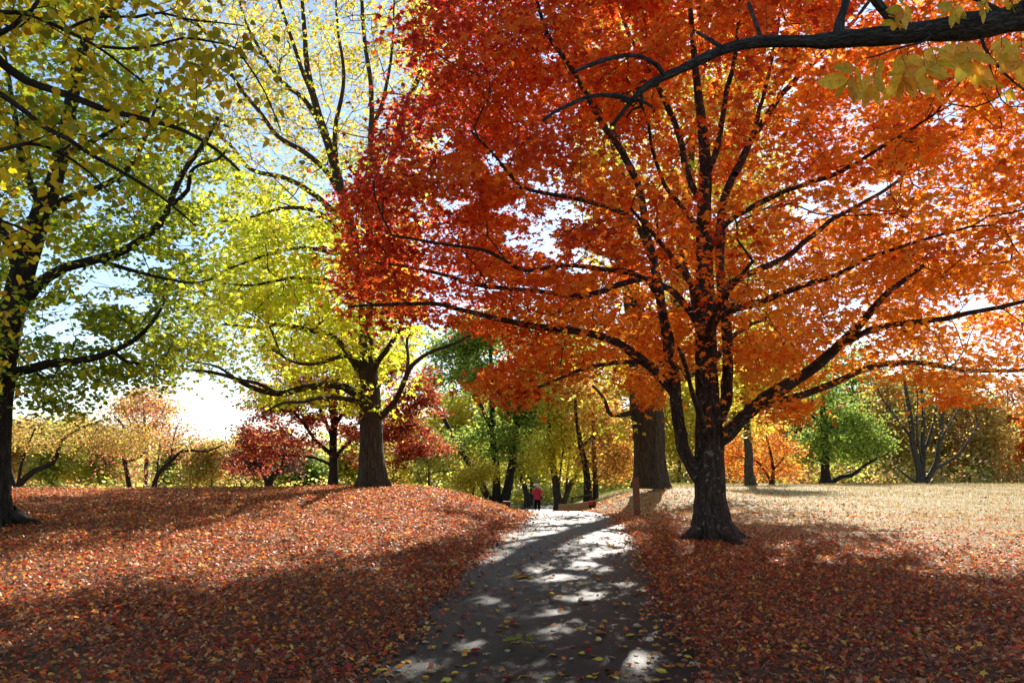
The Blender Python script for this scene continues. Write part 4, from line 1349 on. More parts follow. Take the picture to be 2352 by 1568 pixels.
c = ell_points(T.rg, 4000, (g[0] - .2, JD, 13.0), (8.2, 6.5, 8.6), .25)
qx, qy = project(c)
jp = [(1330, -800), (1330, 300), (1320, 650), (1180, 740), (1170, 830), (1250, 860), (1340, 960), (1450, 1000), (1560, 960), (1650, 960), (1720, 1000), (1790, 960), (1880, 850), (1840, 700), (1810, 300), (1800, -800)]
c = c[inside(jp, qx, qy)][:620]
c = np.vstack([c, [P(a, b, JD + d) for a, b, d in [(1370, 940, -1.5), (1400, 985, -1.2), (1420, 1000, -1), (1440, 975, -1), (1350, 915, -1.4), (1700, 930, 0), (1730, 960, 0), (1720, 1000, .5), (1690, 890, 0), (1660, 920, .4)]]])
T.grow(c, bend=.45, lift=.05, seg=.7, wob=.08, ang=.55)
T.radii(.007, 2.3)
T.build(root, M_BARK_TULIP, 48, .05, (.5, .35, 5, 1.0), 12, 3)
pos, idx, off = T.leaf_sites(52, .75, .35, .9)
pos = pos[sun_open(pos, T.rg, .9) & T.clear(pos, .6, 3, .03)]
n = len(pos)
nrm, ax = orient(n, T.rg, .7, .6)
col = pick([(.62, .50, .05), (.64, .42, .05), (.48, .46, .05), (.34, .38, .05)], [40, 25, 25, 14], n, .18, T.rg)
foliage(root, [(KITE, pos, nrm, ax, T.rg.uniform(.16, .24, n), col)])
print('oak leaves', n)

# ================================================================== TREES FARTHER OFF
def far_tree(name, label, stems, crowns, D, cols, wts, nspray, per, lsize, bark=None, group=None, cat='tree', spread=.7, flat=.5, seed=None, seg=.8, z0=None, tip=.008, holes=7):
    """stems: traced (points, r0, r1[, depth offset]) in picture pixels; crowns: (cx, cy, rx, ry[, weight]) ellipses in picture pixels at depth D"""
    seed = seed if seed is not None else abs(hash(label)) % 9999
    sx = stems[0][0][0][0]
    x = P(sx, 1110, D)[0]
    gz = float(ground_h(x, D))
    root = thing(name, label, cat, (x, D, gz - .05), group)
    T = Tree(seed, .6)
    for k, st in enumerate(stems):
        pts, r0, r1 = st[:3]
        off = st[3] if len(st) > 3 else 0
        p3, rr = px_limb(pts, D, D + off, r0, r1)
        if k == 0 or st[0][0][1] > 1085:
            p3[0][2] = float(ground_h(p3[0][0], p3[0][1])) - .1
        T.limb(p3, rr, .04, name='trunk' if k == 0 else 'limb')
    tg = []
    w_ = np.array([c[2] * c[3] * (c[4] if len(c) > 4 else 1) for c in crowns], float)
    w_ /= w_.sum()
    for c, f in zip(crowns, w_):
        cen = P(c[0], c[1], D)
        rx, rz = c[2] * D / F, c[3] * D / F
        q = ell_points(T.rg, max(3, int(nspray * f)), np.zeros(3), (1, 1, 1), .15)
        ph = T.rg.uniform(0, 6.28, 6)
        dd = unit(q)
        q = q * (.95 + .26 * np.sin(3.1 * dd[:, 0] + 4 * dd[:, 2] + ph[0]) + .16 * np.sin(5 * dd[:, 0] - 3.7 * dd[:, 2] + ph[1]) + .10 * np.sin(9 * dd[:, 2] + 7 * dd[:, 0] + ph[2]))[:, None]
        for _ in range(holes):
            h = ell_points(T.rg, 1, np.zeros(3), (1, 1, 1), .3)[0]
            q = q[np.linalg.norm((q - h) * np.array([1, .6, 1.25]), axis=1) > T.rg.uniform(.16, .32)]
        q = cen + q * np.array([rx, rx * .95, rz])
        q = q[q[:, 2] > ground_h(q[:, 0], q[:, 1]) + .35]
        tg.append(q)
    T.grow(np.vstack(tg), bend=.42, lift=.04, seg=seg, wob=.10, ang=.5)
    T.radii(tip, 2.25)
    T.build(root, bark or M_BARK_FAR, 12, .03, (.4, .5, 4, .3), 7, 3)
    if per > 0:
        pos, idx, off = T.leaf_sites(per, spread, flat, .9)
        ok = pos[:, 2] > ground_h(pos[:, 0], pos[:, 1]) + .15
        pos, idx = pos[ok], idx[ok]
        n = len(pos)
        nrm, ax = orient(n, T.rg, .8, .5)
        shift = np.exp(T.rg.normal(0, .18, 5000))[idx % 5000][:, None]
        col = np.clip(pick(cols, wts, n, .18, T.rg) * shift, .004, .85)
        foliage(root, [(KITE, pos, nrm, ax, T.rg.uniform(.8, 1.25, n) * lsize, col)])
    return root

GREEN = [(.15, .24, .05), (.24, .33, .06), (.36, .42, .07), (.11, .17, .045)]
YELL = [(.66, .52, .05), (.56, .52, .06), (.42, .44, .06), (.66, .42, .05)]
OLIVE = [(.38, .38, .06), (.46, .43, .06), (.27, .33, .05), (.48, .36, .06)]
RUST = [(.42, .17, .06), (.46, .24, .08), (.34, .13, .06), (.44, .30, .09)]
ORAN = [(.66, .20, .03), (.62, .30, .04), (.58, .12, .03), (.64, .40, .05)]
GOLD = [(.55, .34, .07), (.50, .38, .09), (.44, .27, .08), (.40, .36, .09)]

far_tree('pin_oak', 'maroon red leaved oak with short trunk just behind the thick tulip trunk',
         [([(765, 1124), (766, 1085), (766, 1050), (766, 1000), (769, 940), (776, 860), (784, 780), (790, 720)], 11, 2.5),
          ([(765, 1045), (725, 1010), (700, 975), (670, 940), (640, 915)], 5, 2, -1.5), ([(766, 1010), (740, 950), (715, 890), (700, 830)], 5, 2, 1),
          ([(767, 1060), (790, 1025), (830, 1000), (900, 985), (960, 975)], 5, 2, -1), ([(768, 980), (800, 930), (850, 880), (890, 830)], 5, 2, 1.5),
          ([(766, 1070), (720, 1050), (660, 1045), (600, 1050)], 4, 1.5, -1), ([(768, 1000), (756, 930), (740, 860), (735, 790)], 4, 1.5, -2)],
         [(650, 960, 120, 95), (890, 960, 120, 120), (770, 850, 150, 130), (760, 760, 100, 80, .6), (955, 1010, 75, 65), (600, 1030, 75, 55), (890, 820, 80, 80), (640, 880, 70, 70, .5), (760, 960, 120, 90, .5), (660, 660, 40, 60, .4), (960, 900, 60, 80)],
         38.5, [(.28, .048, .030), (.42, .095, .040), (.18, .030, .022), (.54, .20, .06)], [35, 35, 16, 20], 900, 48, .14, bark=M_BARK_DARK, spread=.5, flat=.3, seed=71, holes=10)
far_tree('young_oak', 'small dark wine coloured tree on two bent stems left of the maroon oak',
         [([(628, 1130), (620, 1112), (622, 1098), (638, 1082), (652, 1060), (655, 1020)], 8, 2), ([(622, 1110), (605, 1085), (580, 1060), (555, 1040)], 5, 1.5, -1)],
         [(600, 1060, 70, 42), (555, 1050, 45, 40), (650, 1040, 60, 50), (590, 1000, 60, 40, .6)],
         46, [(.085, .030, .024), (.115, .036, .028), (.20, .095, .055)], [40, 30, 14], 150, 32, .14, bark=M_BARK_DARK, seed=72)
far_tree('crabapple_tree', 'golden leaved crabapple with crooked forked trunk near the dark leaning trunk',
         [([(35, 1134), (45, 1110), (80, 1080), (122, 1062), (136, 1030), (152, 1002), (185, 982), (235, 965)], 8, 2), ([(45, 1108), (25, 1085), (15, 1050), (5, 1010)], 6, 2, 1), ([(40, 1095), (52, 1055), (66, 1020), (80, 985)], 4, 2, -1), ([(72, 1020), (100, 1022), (135, 1018)], 2.5, 1.5, .5)],
         [(110, 1000, 120, 45), (240, 995, 120, 50), (330, 1005, 80, 45), (30, 985, 80, 50), (260, 1030, 90, 35, .6)],
         42, GOLD, [40, 30, 14, 16], 330, 22, .115, bark=M_BARK_DARK, seed=73, spread=.6)
far_tree('crabapple_tree', 'pink red sparse crabapple with two dark arching stems in the clearing',
         [([(303, 1132), (293, 1095), (286, 1060), (282, 1020), (288, 985), (262, 955)], 6, 1.6), ([(345, 1130), (362, 1090), (392, 1060), (412, 1038), (440, 1034), (475, 1036), (515, 1020)], 6, 1.5, -1),
          ([(288, 1062), (322, 1048), (336, 1036), (325, 990), (300, 950)], 4, 1.4, 1), ([(285, 1040), (255, 1018), (225, 1022), (205, 1035)], 2.5, 1, -.6), ([(392, 1060), (398, 1010), (410, 970)], 3, 1, .8), ([(360, 1092), (366, 1030), (372, 985)], 2.5, 1, 1)],
         [(320, 1000, 110, 70), (410, 1000, 70, 60), (255, 1030, 55, 60), (335, 935, 60, 50, .7), (300, 1080, 70, 30, .5)],
         45, [(.45, .09, .08), (.46, .22, .07), (.36, .07, .07), (.44, .28, .10)], [30, 24, 24, 24], 330, 13, .115, bark=M_BARK_DARK, seed=74)
far_tree('sycamore_tree', 'tall pale orange topped tree rising behind the pink crabapple',
         [([(335, 1135), (336, 1060), (334, 1000), (330, 940), (326, 900)], 6, 2), ([(334, 1010), (300, 970), (280, 930)], 3, 1), ([(334, 1000), (365, 960), (385, 920)], 3, 1)],
         [(320, 915, 60, 45), (365, 935, 60, 50), (275, 945, 50, 40), (330, 990, 100, 60)],
         92, [(.56, .34, .08), (.50, .22, .08), (.50, .40, .12)], [30, 16, 24], 230, 26, .30, seed=75, spread=1.2, seg=1.4)
far_tree('maple_tree', 'rounded orange topped tree left of the small wine coloured tree',
         [([(486, 1140), (485, 1090), (484, 1050), (482, 1020)], 5, 2)],
         [(478, 1032, 55, 30), (500, 1065, 60, 45), (455, 1075, 45, 45)],
         76, [(.50, .26, .05), (.44, .32, .07), (.36, .33, .07)], [25, 30, 25], 230, 34, .24, seed=76, spread=1.0, seg=1.2)
far_tree('maple_tree', 'green tree with three dark diverging trunks beyond the dip in the path',
         [([(1142, 1165), (1140, 1080), (1133, 1010), (1130, 920), (1128, 830), (1120, 750)], 10, 3),
          ([(1154, 1162), (1170, 1100), (1180, 1030), (1186, 980), (1196, 920), (1210, 840)], 12, 3, 1),
          ([(1134, 1158), (1106, 1112), (1076, 1062), (1050, 1020), (1020, 962), (994, 920), (975, 880)], 9, 2.5, -1),
          ([(1132, 990), (1105, 930), (1085, 880), (1060, 830)], 6, 2, 2), ([(1186, 985), (1215, 950), (1250, 930)], 4, 2), ([(1180, 1030), (1210, 1000), (1240, 985)], 3, 1.5, -1)],
         [(1050, 790, 80, 60), (1130, 760, 100, 70), (1090, 860, 90, 50, .8), (1235, 940, 80, 60), (1150, 1000, 90, 45, .8), (1240, 860, 70, 60), (1010, 860, 50, 60, .6), (1060, 1000, 50, 30, .5), (1180, 920, 60, 50), (1300, 800, 90, 80)],
         58, GREEN + [(.36, .38, .06)], [28, 28, 22, 8, 14], 820, 44, .23, bark=M_BARK_DARK, seed=77, spread=.9, flat=.5, seg=1.0)
far_tree('shrub', 'low golden shrub at the foot of the three dark trunks',
         [([(1085, 1150), (1088, 1120), (1092, 1100)], 3, 1.2)], [(1092, 1092, 44, 30), (1060, 1100, 30, 24), (1115, 1075, 25, 20)],
         52, YELL, [40, 20, 14, 24], 120, 36, .14, seed=78, cat='shrub')
far_tree('maple_tree', 'golden yellow tree with forked pale trunk behind the timber wall',
         [([(1284, 1160), (1278, 1115), (1271, 1080), (1268, 1040), (1262, 990), (1258, 930)], 10, 2.5), ([(1288, 1150), (1310, 1112), (1325, 1090), (1331, 1040), (1326, 960), (1322, 900)], 7, 2), ([(1296, 1130), (1304, 1080), (1312, 1020), (1310, 960)], 3, 1.5, 1), ([(1276, 1105), (1290, 1060), (1300, 1000)], 3, 1.2, -1)],
         [(1280, 1020, 75, 60), (1260, 900, 80, 60), (1330, 940, 70, 60), (1300, 960, 60, 60), (1240, 1060, 50, 40), (1335, 1060, 40, 40)],
         53, YELL, [40, 34, 16, 8], 420, 30, .19, holes=12, bark=M_BARK_FAR, seed=79, spread=.85, seg=.9)
far_tree('maple_tree', 'olive leaved tree with a leaning grey trunk right behind the walking person',
         [([(1214, 1180), (1213, 1150), (1206, 1120), (1195, 1092), (1186, 1060), (1180, 1020)], 8, 2), ([(1218, 1170), (1222, 1130), (1220, 1080), (1224, 1030)], 6, 2, 1)],
         [(1205, 1035, 60, 50), (1170, 1075, 50, 35), (1235, 1080, 45, 40), (1200, 980, 60, 50)],
         62, OLIVE, [30, 30, 25, 15], 260, 26, .2, holes=10, seed=80, spread=.85, seg=1)
far_tree('cherry_tree', 'orange gold tree with two close dark trunks above the bank left of the massive trunk',
         [([(1352, 1135), (1346, 1080), (1336, 1030), (1326, 975), (1320, 900)], 9, 2.5), ([(1369, 1132), (1366, 1060), (1362, 990), (1364, 920)], 7, 2, .8), ([(1336, 1030), (1360, 1000), (1390, 985)], 3, 1.4, -1)],
         [(1395, 1000, 70, 65), (1400, 1060, 65, 45), (1330, 890, 60, 60), (1370, 940, 60, 60), (1430, 1040, 45, 55)],
         48, [(.52, .30, .05), (.48, .20, .05), (.50, .40, .07), (.36, .15, .05)], [30, 25, 22, 14], 360, 26, .17, holes=12, seed=81, spread=.8, seg=.9, bark=M_BARK_DARK)
far_tree('ash_tree', 'straight grey trunk with yellow leaves at the lawn edge right of the big maple',
         [([(1726, 1130), (1720, 1070), (1717, 1000), (1714, 920), (1712, 840), (1716, 760)], 11.5, 3), ([(1716, 960), (1745, 900), (1790, 860)], 4, 2), ([(1715, 920), (1690, 880), (1660, 850)], 4, 2)],
         [(1720, 890, 80, 60), (1780, 850, 70, 60), (1680, 850, 60, 60), (1730, 780, 90, 70), (1740, 970, 40, 30, .6)],
         47, YELL, [45, 25, 14, 16], 330, 32, .18, seed=82, spread=.85, seg=.9)
far_tree('maple_tree', 'small bright orange maple behind the straight grey trunk',
         [([(1772, 1125), (1776, 1080), (1770, 1040), (1760, 1000)], 5, 2), ([(1775, 1080), (1800, 1050), (1812, 1010)], 3, 1.4), ([(1776, 1090), (1740, 1060), (1690, 1050)], 3, 1.4, -1)],
         [(1690, 1060, 55, 48), (1770, 1040, 55, 60), (1750, 980, 50, 45), (1810, 1070, 30, 30), (1680, 1010, 40, 40, .7)],
         54, ORAN, [34, 26, 16, 20], 280, 24, .17, holes=10, seed=83, spread=.8, seg=.9, bark=M_BARK_DARK)
far_tree('maple_tree', 'dense green maple with a low sweeping branch at the far side of the lawn',
         [([(1898, 1128), (1894, 1080), (1896, 1040), (1891, 980), (1890, 900), (1895, 850)], 11, 3), ([(1902, 1102), (1930, 1094), (1955, 1092), (1985, 1070), (2010, 1055), (2040, 1040)], 6, 2, -1.5), ([(1895, 1060), (1865, 1050), (1835, 1050)], 4, 1.5), ([(1892, 1000), (1930, 960), (1970, 940)], 4, 1.5, 1), ([(1892, 980), (1850, 940), (1830, 910)], 4, 1.5, -1)],
         [(1850, 1010, 60, 60), (1920, 960, 80, 70), (1965, 1035, 75, 40), (1840, 1060, 45, 26), (1985, 960, 55, 55), (1900, 890, 70, 55), (1890, 1020, 70, 40), (2010, 1010, 50, 50)],
         63, GREEN + [(.38, .42, .06)], [28, 30, 24, 6, 18], 560, 30, .21, holes=13, seed=84, spread=.85, seg=1, bark=M_BARK_DARK)
far_tree('redbud_tree', 'nearly bare grey tree fanning many upright stems at the lawn edge',
         [([(2116, 1128), (2113, 1095), (2108, 1060), (2096, 1010), (2090, 950), (2080, 890), (2072, 840)], 9, 2.5), ([(2119, 1115), (2119, 1040), (2120, 950), (2117, 890), (2120, 830)], 7, 2, .8), ([(2120, 1115), (2148, 1070), (2158, 1010), (2165, 950), (2175, 880)], 7, 2, -.8),
          ([(2112, 1105), (2080, 1090), (2056, 1070)], 4, 1.5), ([(2150, 1075), (2200, 1045), (2235, 995), (2260, 950)], 4, 1.2), ([(2096, 1010), (2060, 960), (2030, 920), (2010, 880)], 3.5, 1.2, 1), ([(2120, 1040), (2140, 990), (2150, 930), (2148, 870)], 4, 1.5, 1.5), ([(2158, 1010), (2190, 960), (2215, 910)], 3, 1.2, 1), ([(2118, 1060), (2105, 990), (2108, 920), (2100, 860)], 3, 1.2, -1)],
         [(2110, 920, 110, 90), (2190, 980, 80, 60), (2060, 960, 60, 60)],
         61, GOLD, [1, 1, 1, 1], 230, 2, .15, seed=85, seg=1.0, tip=.012)
far_tree('young_tree', 'thin pale young tree with level branches right of the maroon oak',
         [([(985, 1150), (985, 1110), (984, 1070), (983, 1040)], 3.5, 1.2), ([(985, 1120), (1010, 1100), (1030, 1080)], 1.5, 1), ([(985, 1100), (960, 1085), (945, 1080)], 1.5, 1), ([(985, 1085), (1030, 1080), (1060, 1078)], 1.3, .8)],
         [(985, 1060, 50, 26), (1010, 1040, 40, 24), (1000, 1010, 60, 40)],
         54, [(.20, .26, .05), (.36, .36, .07), (.44, .40, .08)], [30, 30, 24], 150, 24, .16, seed=86, spread=.6)

# ---- the rows at the edge of the wood, each tree its own
ROWS = [
    # px, depth, top, half width, palette, label
    (60, 110, 950, 55, GOLD, 'pale gold tree in the far wood above the golden crabapple'),
    (120, 104, 960, 48, OLIVE, 'thin olive tree over the middle of the golden crabapple'),
    (185, 112, 945, 48, GOLD, 'tall slender gold tree just past the golden crabapple'),
    (240, 108, 985, 46, OLIVE, 'low olive tree between the golden and the pink crabapple'),
    (410, 118, 1000, 44, GREEN, 'hazy green tree in the gap right of the pink crabapple'),
    (445, 84, 1050, 36, OLIVE, 'bushy olive tree under the open sky gap'),
    (545, 90, 1010, 50, GOLD, 'gold tree half hidden by the wine coloured small tree'),
    (610, 96, 1000, 55, OLIVE, 'olive tree showing below the maroon crown'),
    (690, 92, 1020, 50, GREEN, 'soft green tree glimpsed left of the maroon oak trunk'),
    (810, 98, 1010, 55, OLIVE, 'olive tree glimpsed between maroon oak and tulip trunks'),
    (905, 94, 1000, 55, GOLD, 'gold tree glimpsed right of the tulip trunk'),
    (960, 80, 940, 56, YELL, 'yellow tree behind the thin pale sapling'),
    (1030, 86, 860, 62, YELL, 'yellow tree behind the leaning dark trunk of the green maple'),
    (1105, 92, 800, 75, OLIVE, 'olive tree filling the gap behind the three dark trunks'),
    (1175, 78, 880, 60, YELL, 'yellow tree seen over the walking person'),
    (1250, 96, 760, 85, OLIVE, 'tall olive tree above the path dip'),
    (1330, 84, 760, 80, YELL, 'tall yellow tree over the timber wall'),
    (1405, 74, 880, 60, RUST, 'rusty tree left of the massive trunk'),
    (1450, 90, 720, 85, YELL, 'tall yellow tree directly behind the massive trunk'),
    (1560, 76, 820, 65, YELL, 'yellow tree framed between massive trunk and maple trunk'),
    (1610, 90, 740, 80, GOLD, 'gold tree hidden behind the maple trunk'),
    (1680, 84, 820, 65, YELL, 'yellow tree just right of the maple trunk'),
    (1830, 88, 830, 70, RUST, 'rusty tree behind the dense green maple'),
    (1950, 92, 780, 85, GREEN, 'tall green tree rising over the dense green maple'),
    (2030, 80, 860, 58, GOLD, 'gold tree between green maple and bare tree'),
    (2095, 86, 810, 70, OLIVE, 'olive tree behind the bare grey tree'),
    (2160, 78, 880, 52, GOLD, 'short gold tree right behind the bare grey tree'),
    (2215, 82, 845, 58, RUST, 'rust brown tree right of the bare grey tree'),
    (2270, 76, 880, 52, GOLD, 'thin gold stemmed tree in the wood edge by the lawn corner'),
    (2320, 84, 865, 55, RUST, 'tall rust tree at the far lawn corner'),
    (2385, 78, 880, 55, ORAN, 'orange tree at the outer end of the wood edge'),
]
for k, (px_, D, top, hw, pal_, lab) in enumerate(ROWS):
    rg = np.random.default_rng(900 + k)
    b = 1125
    lean = rg.uniform(-10, 10)
    st = [([(px_, b), (px_ + lean * .3, (b * .6 + top * .4)), (px_ + lean, top * .8 + b * .2), (px_ + lean * 1.2, top + 20)], rg.uniform(3.0, 5.0), 1.2)]
    mid = (b * .62 + top * .38)
    st.append(([(px_ + lean * .25, mid + 20), (px_ + hw * .4, mid - 30), (px_ + hw * .6, mid - 70)], 2.2, 1, 1))
    st.append(([(px_ + lean * .25, mid + 10), (px_ - hw * .4, mid - 40), (px_ - hw * .55, mid - 80)], 2.2, 1, -1))
    h = b - top
    hw *= 1.2
    cr = [(px_ + rg.uniform(-.8, .8) * hw, top + h * rg.uniform(.05, .75), hw * rg.uniform(.25, .5), h * rg.uniform(.10, .2), .9) for _ in range(5)]
    cr += [(px_ + lean, top + h * .28, hw * .75, h * .30), (px_ - hw * .4, top + h * .55, hw * .6, h * .26), (px_ + hw * .4, top + h * .5, hw * .6, h * .26), (px_, top + h * .78, hw * .8, h * .2, .8)]
    area = hw * 2 * h * (D / F) ** 2
    far_tree('tree', lab, st, cr, D, pal_, [1, 1, .8, .6] if len(pal_) == 4 else [1] * len(pal_), int(min(420, 80 + area * 2.0)), 26, .0042 * D, group='trees along the edge of the wood', seed=900 + k, spread=1.1, seg=1.5, tip=.012)

# ---- undergrowth along the wood edge, and the woods far behind
acc = Acc()
rg = np.random.default_rng(31)
for x0, x1, d0, d1, n, hmax, pal_ in [(-48, -8, 70, 100, 15000, 3.2, OLIVE + GOLD), (-8, 14, 64, 100, 12000, 3.6, OLIVE + YELL), (14, 62, 66, 95, 17000, 4.0, OLIVE + RUST + GOLD)]:
    k = n // 36
    cx, cy = rg.uniform(x0, x1, k), rg.uniform(d0, d1, k)
    ii = np.repeat(np.arange(k), 36)
    x = cx[ii] + rg.normal(0, .8, k * 36)
    y = cy[ii] + rg.normal(0, .8, k * 36)
    z = ground_h(x, y) + np.abs(rg.normal(0, 1, k * 36)) * .3 * hmax * rg.uniform(.4, 1.2, k)[ii] + .1
    pos = np.stack([x, y, z], 1)
    nrm, ax = orient(len(pos), rg, .8, .3)
    c = pick(pal_, [1] * len(pal_), k, .25, rg)[ii] * np.exp(rg.normal(0, .2, (len(pos), 1)))
    v, t, cc = leaves(KITE, pos, nrm, ax, rg.uniform(.22, .42, len(pos)), np.clip(c, .004, .8))
    acc.add(v, t, cc)
link('undergrowth', acc.mesh('undergrowth', M_LEAF), kind='stuff')

acc = Acc()
ta = Acc()
for x0, x1, d0, d1, k, h0, h1 in [(-150, -20, 130, 260, 420, 8, 12.5), (-20, 60, 125, 240, 260, 11, 17), (60, 190, 120, 240, 330, 13, 20)]:
    cx, cy = rg.uniform(x0, x1, k), rg.uniform(d0, d1, k)
    hh = rg.uniform(h0, h1, k)
    m = 90
    ii = np.repeat(np.arange(k), m)
    d3 = unit(rg.normal(0, 1, (k * m, 3))) * (rg.random(k * m) ** .4)[:, None]
    gz = ground_h(cx, cy)
    pos = np.stack([cx[ii] + d3[:, 0] * hh[ii] * .34, cy[ii] + d3[:, 1] * hh[ii] * .34, gz[ii] + hh[ii] * (.55 + .43 * d3[:, 2])], 1)
    nrm, ax = orient(len(pos), rg, .8, .3)
    c = pick(OLIVE + GOLD + [(.42, .20, .07)], [2, 2, 2, 1, 2, 2, 1, 2, 1], k, .2, rg)[ii] * np.exp(rg.normal(0, .16, (len(pos), 1)))
    v, t, cc = leaves(KITE, pos, nrm, ax, rg.uniform(.7, 1.3, len(pos)), np.clip(c, .004, .8))
    acc.add(v, t, cc)
link('distant_woods', acc.mesh('distant_woods', M_LEAF), kind='stuff')

# ================================================================== SMALL THINGS
def box_mesh(name, size, mat, bevel=.01, top_slant=0.0, seed=0, jitter=.0):
    bm_ = __import__('bmesh').new()
    import bmesh
    bmesh.ops.create_cube(bm_, size=1)
    sx, sy, sz = size
    rg = random.Random(seed)
    for v in bm_.verts:
        v.co.x *= sx
        v.co.y *= sy
        v.co.z = (v.co.z + .5) * sz
        if v.co.z > sz * .5 and v.co.x < 0:
            v.co.z -= top_slant
        v.co += Vector((rg.uniform(-1, 1), rg.uniform(-1, 1), rg.uniform(-1, 1))) * jitter
    bmesh.ops.bevel(bm_, geom=bm_.edges[:], offset=bevel, segments=2, profile=.6, affect='EDGES')
    me = bpy.data.meshes.new(name)
    bm_.to_mesh(me)
    bm_.free()
    me.materials.append(mat)
    return me

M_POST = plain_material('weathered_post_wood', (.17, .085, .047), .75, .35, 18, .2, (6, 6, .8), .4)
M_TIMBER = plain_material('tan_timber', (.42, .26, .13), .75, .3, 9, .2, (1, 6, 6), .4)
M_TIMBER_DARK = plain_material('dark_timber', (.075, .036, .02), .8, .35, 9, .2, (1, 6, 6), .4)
M_RED = plain_material('red_paint', (.62, .02, .015), .5, .15, 12, .4)

# square post beside the path
g = ground_px(1464, 1184)
s_ = g[1] / F
root = thing('wooden_post', 'square brown wooden post with dark weathered top standing in leaves beside the path', 'post', (g[0], g[1], g[2] - .25))
hp = 85 * s_ + .25
o = link('shaft', box_mesh('shaft', (13 * s_, 13 * s_, hp), M_POST, .012, 0, 3), root)
root.rotation_euler = (0, math.radians(-1.2), math.radians(5))
import bmesh
bm_ = bmesh.new()
bmesh.ops.create_cone(bm_, cap_ends=True, segments=4, radius1=9.4 * s_, radius2=4 * s_, depth=.05, matrix=Matrix.Rotation(math.pi / 4, 4, 'Z'))
me = bpy.data.meshes.new('cap')
bm_.to_mesh(me)
bm_.free()
me.materials.append(M_TIMBER_DARK)
o = link('cap', me, root)
o.location = (0, 0, hp + .026)

# timber wing wall at the far end of the path
D = 35.5
a, b = P(1285, 1170, D), P(1367, 1163, D - 1.0)
g0, g1 = float(ground_h(a[0], a[1])), float(ground_h(b[0], b[1]))
base = min(float(path_z(D)), g0)
L = b[0] - a[0]
root = thing('timber_wall', 'low tan timber retaining wall of stacked blocks with a red painted end at the path crest', 'wall', (a[0], D, base - .08))
root.rotation_euler = (0, 0, math.atan2(b[1] - a[1], b[0] - a[0]))
rg0 = random.Random(4)
LL = math.hypot(b[0] - a[0], b[1] - a[1])
for row, (z0, hz) in enumerate(((0, .27), (.275, .26))):
    cuts = [0, .13, .42, .78, 1.0] if row == 0 else [0, .32, .64, .86, 1.0]
    for k in range(4):
        x0, x1 = cuts[k] * LL, cuts[k + 1] * LL
        top = lambda x: .40 + .17 * x / LL
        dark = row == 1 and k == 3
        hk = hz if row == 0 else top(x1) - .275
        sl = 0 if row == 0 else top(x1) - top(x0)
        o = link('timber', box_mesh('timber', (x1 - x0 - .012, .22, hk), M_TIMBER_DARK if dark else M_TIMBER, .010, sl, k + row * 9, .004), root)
        o.location = ((x0 + x1) / 2, rg0.uniform(-.014, .014), z0)
        o.rotation_euler = (0, 0, rg0.uniform(-.01, .01))
o = link('timber', box_mesh('timber', (.26, .22, .27), M_TIMBER_DARK, .012, 0, 77, .004), root)
o.location = (LL + .14, -.02, 0)
o = link('red_end', box_mesh('red_end', (.19, .03, .16), M_RED, .006), root)
o.location = (.93 * LL, -.14, .42)

# end of the opposite wall
D = 35.0
a = P(1164, 1171, D)
base = float(ground_h(a[0] + .5, D))
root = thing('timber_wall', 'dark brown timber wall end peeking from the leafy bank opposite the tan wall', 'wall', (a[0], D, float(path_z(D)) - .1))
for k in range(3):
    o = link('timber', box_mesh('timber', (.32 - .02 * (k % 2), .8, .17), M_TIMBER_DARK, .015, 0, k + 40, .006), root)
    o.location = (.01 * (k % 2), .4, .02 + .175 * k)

# dark rail on the bank behind the wall
D = 38.5
a, b = P(1314, 1141, D), P(1331, 1136, D - .6)
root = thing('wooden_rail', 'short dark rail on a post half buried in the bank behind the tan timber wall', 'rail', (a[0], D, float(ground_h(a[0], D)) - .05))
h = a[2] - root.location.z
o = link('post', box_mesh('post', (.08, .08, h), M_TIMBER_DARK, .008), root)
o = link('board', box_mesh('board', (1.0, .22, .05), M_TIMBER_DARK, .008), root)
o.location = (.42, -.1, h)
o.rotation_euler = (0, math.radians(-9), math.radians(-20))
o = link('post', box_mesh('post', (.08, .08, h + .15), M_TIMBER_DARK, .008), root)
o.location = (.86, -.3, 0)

# ------------------------------------------------------------------ the walking person
M_SKIN = plain_material('skin', (.62, .34, .25), .55, .08, 30, .35)
M_SHIRT = plain_material('red_cotton', (.66, .045, .07), .85, .12, 25, .2, (1, 1, 1), .3)
M_TROUSER = plain_material('black_cloth', (.014, .014, .016), .9, .2, 30, .2)
M_HAIR = plain_material('white_hair', (.72, .68, .62), .7, .12, 60, .3, (1, 1, 1), .5)
M_BAG = plain_material('dark_leather', (.035, .018, .015), .6, .2, 30, .4)
M_SHOE = plain_material('pale_shoe', (.5, .46, .42), .7, .1, 20, .3)

PD = 45.0
pxw = P(1234, 1110, PD)
gz = float(path_z(PD)) + .012
PH = pxw[2] - gz                                     # standing height
root = thing('person', 'person with short white hair, red T-shirt and black cropped trousers walking away', 'person', (pxw[0], PD, gz))
k = PH / 1.62
def skin_mesh(name, verts, edges, rad, mat, sub=2, root_i=0):
    me = bpy.data.meshes.new(name)
    me.from_pydata([tuple(np.array(v) * k) for v in verts], edges, [])
    o = link(name, me, root)
    md = o.modifiers.new('skin', 'SKIN')
    md.use_smooth_shade = True
    me.skin_vertices.new() if not me.skin_vertices else None
    for i, sv in enumerate(me.skin_vertices[0].data):
        r = rad[i] if isinstance(rad[i], tuple) else (rad[i], rad[i])
        sv.radius = (r[0] * k, r[1] * k)
        sv.use_root = (i == root_i)
    sb = o.modifiers.new('smooth', 'SUBSURF')
    sb.levels = sub
    sb.render_levels = sub
    me.materials.append(mat)
    return o
V, E, R_ = [], [], []
def jv(p, r, parent=None):
    V.append(p)
    R_.append(r)
    if parent is not None:
        E.append((parent, len(V) - 1))
    return len(V) - 1
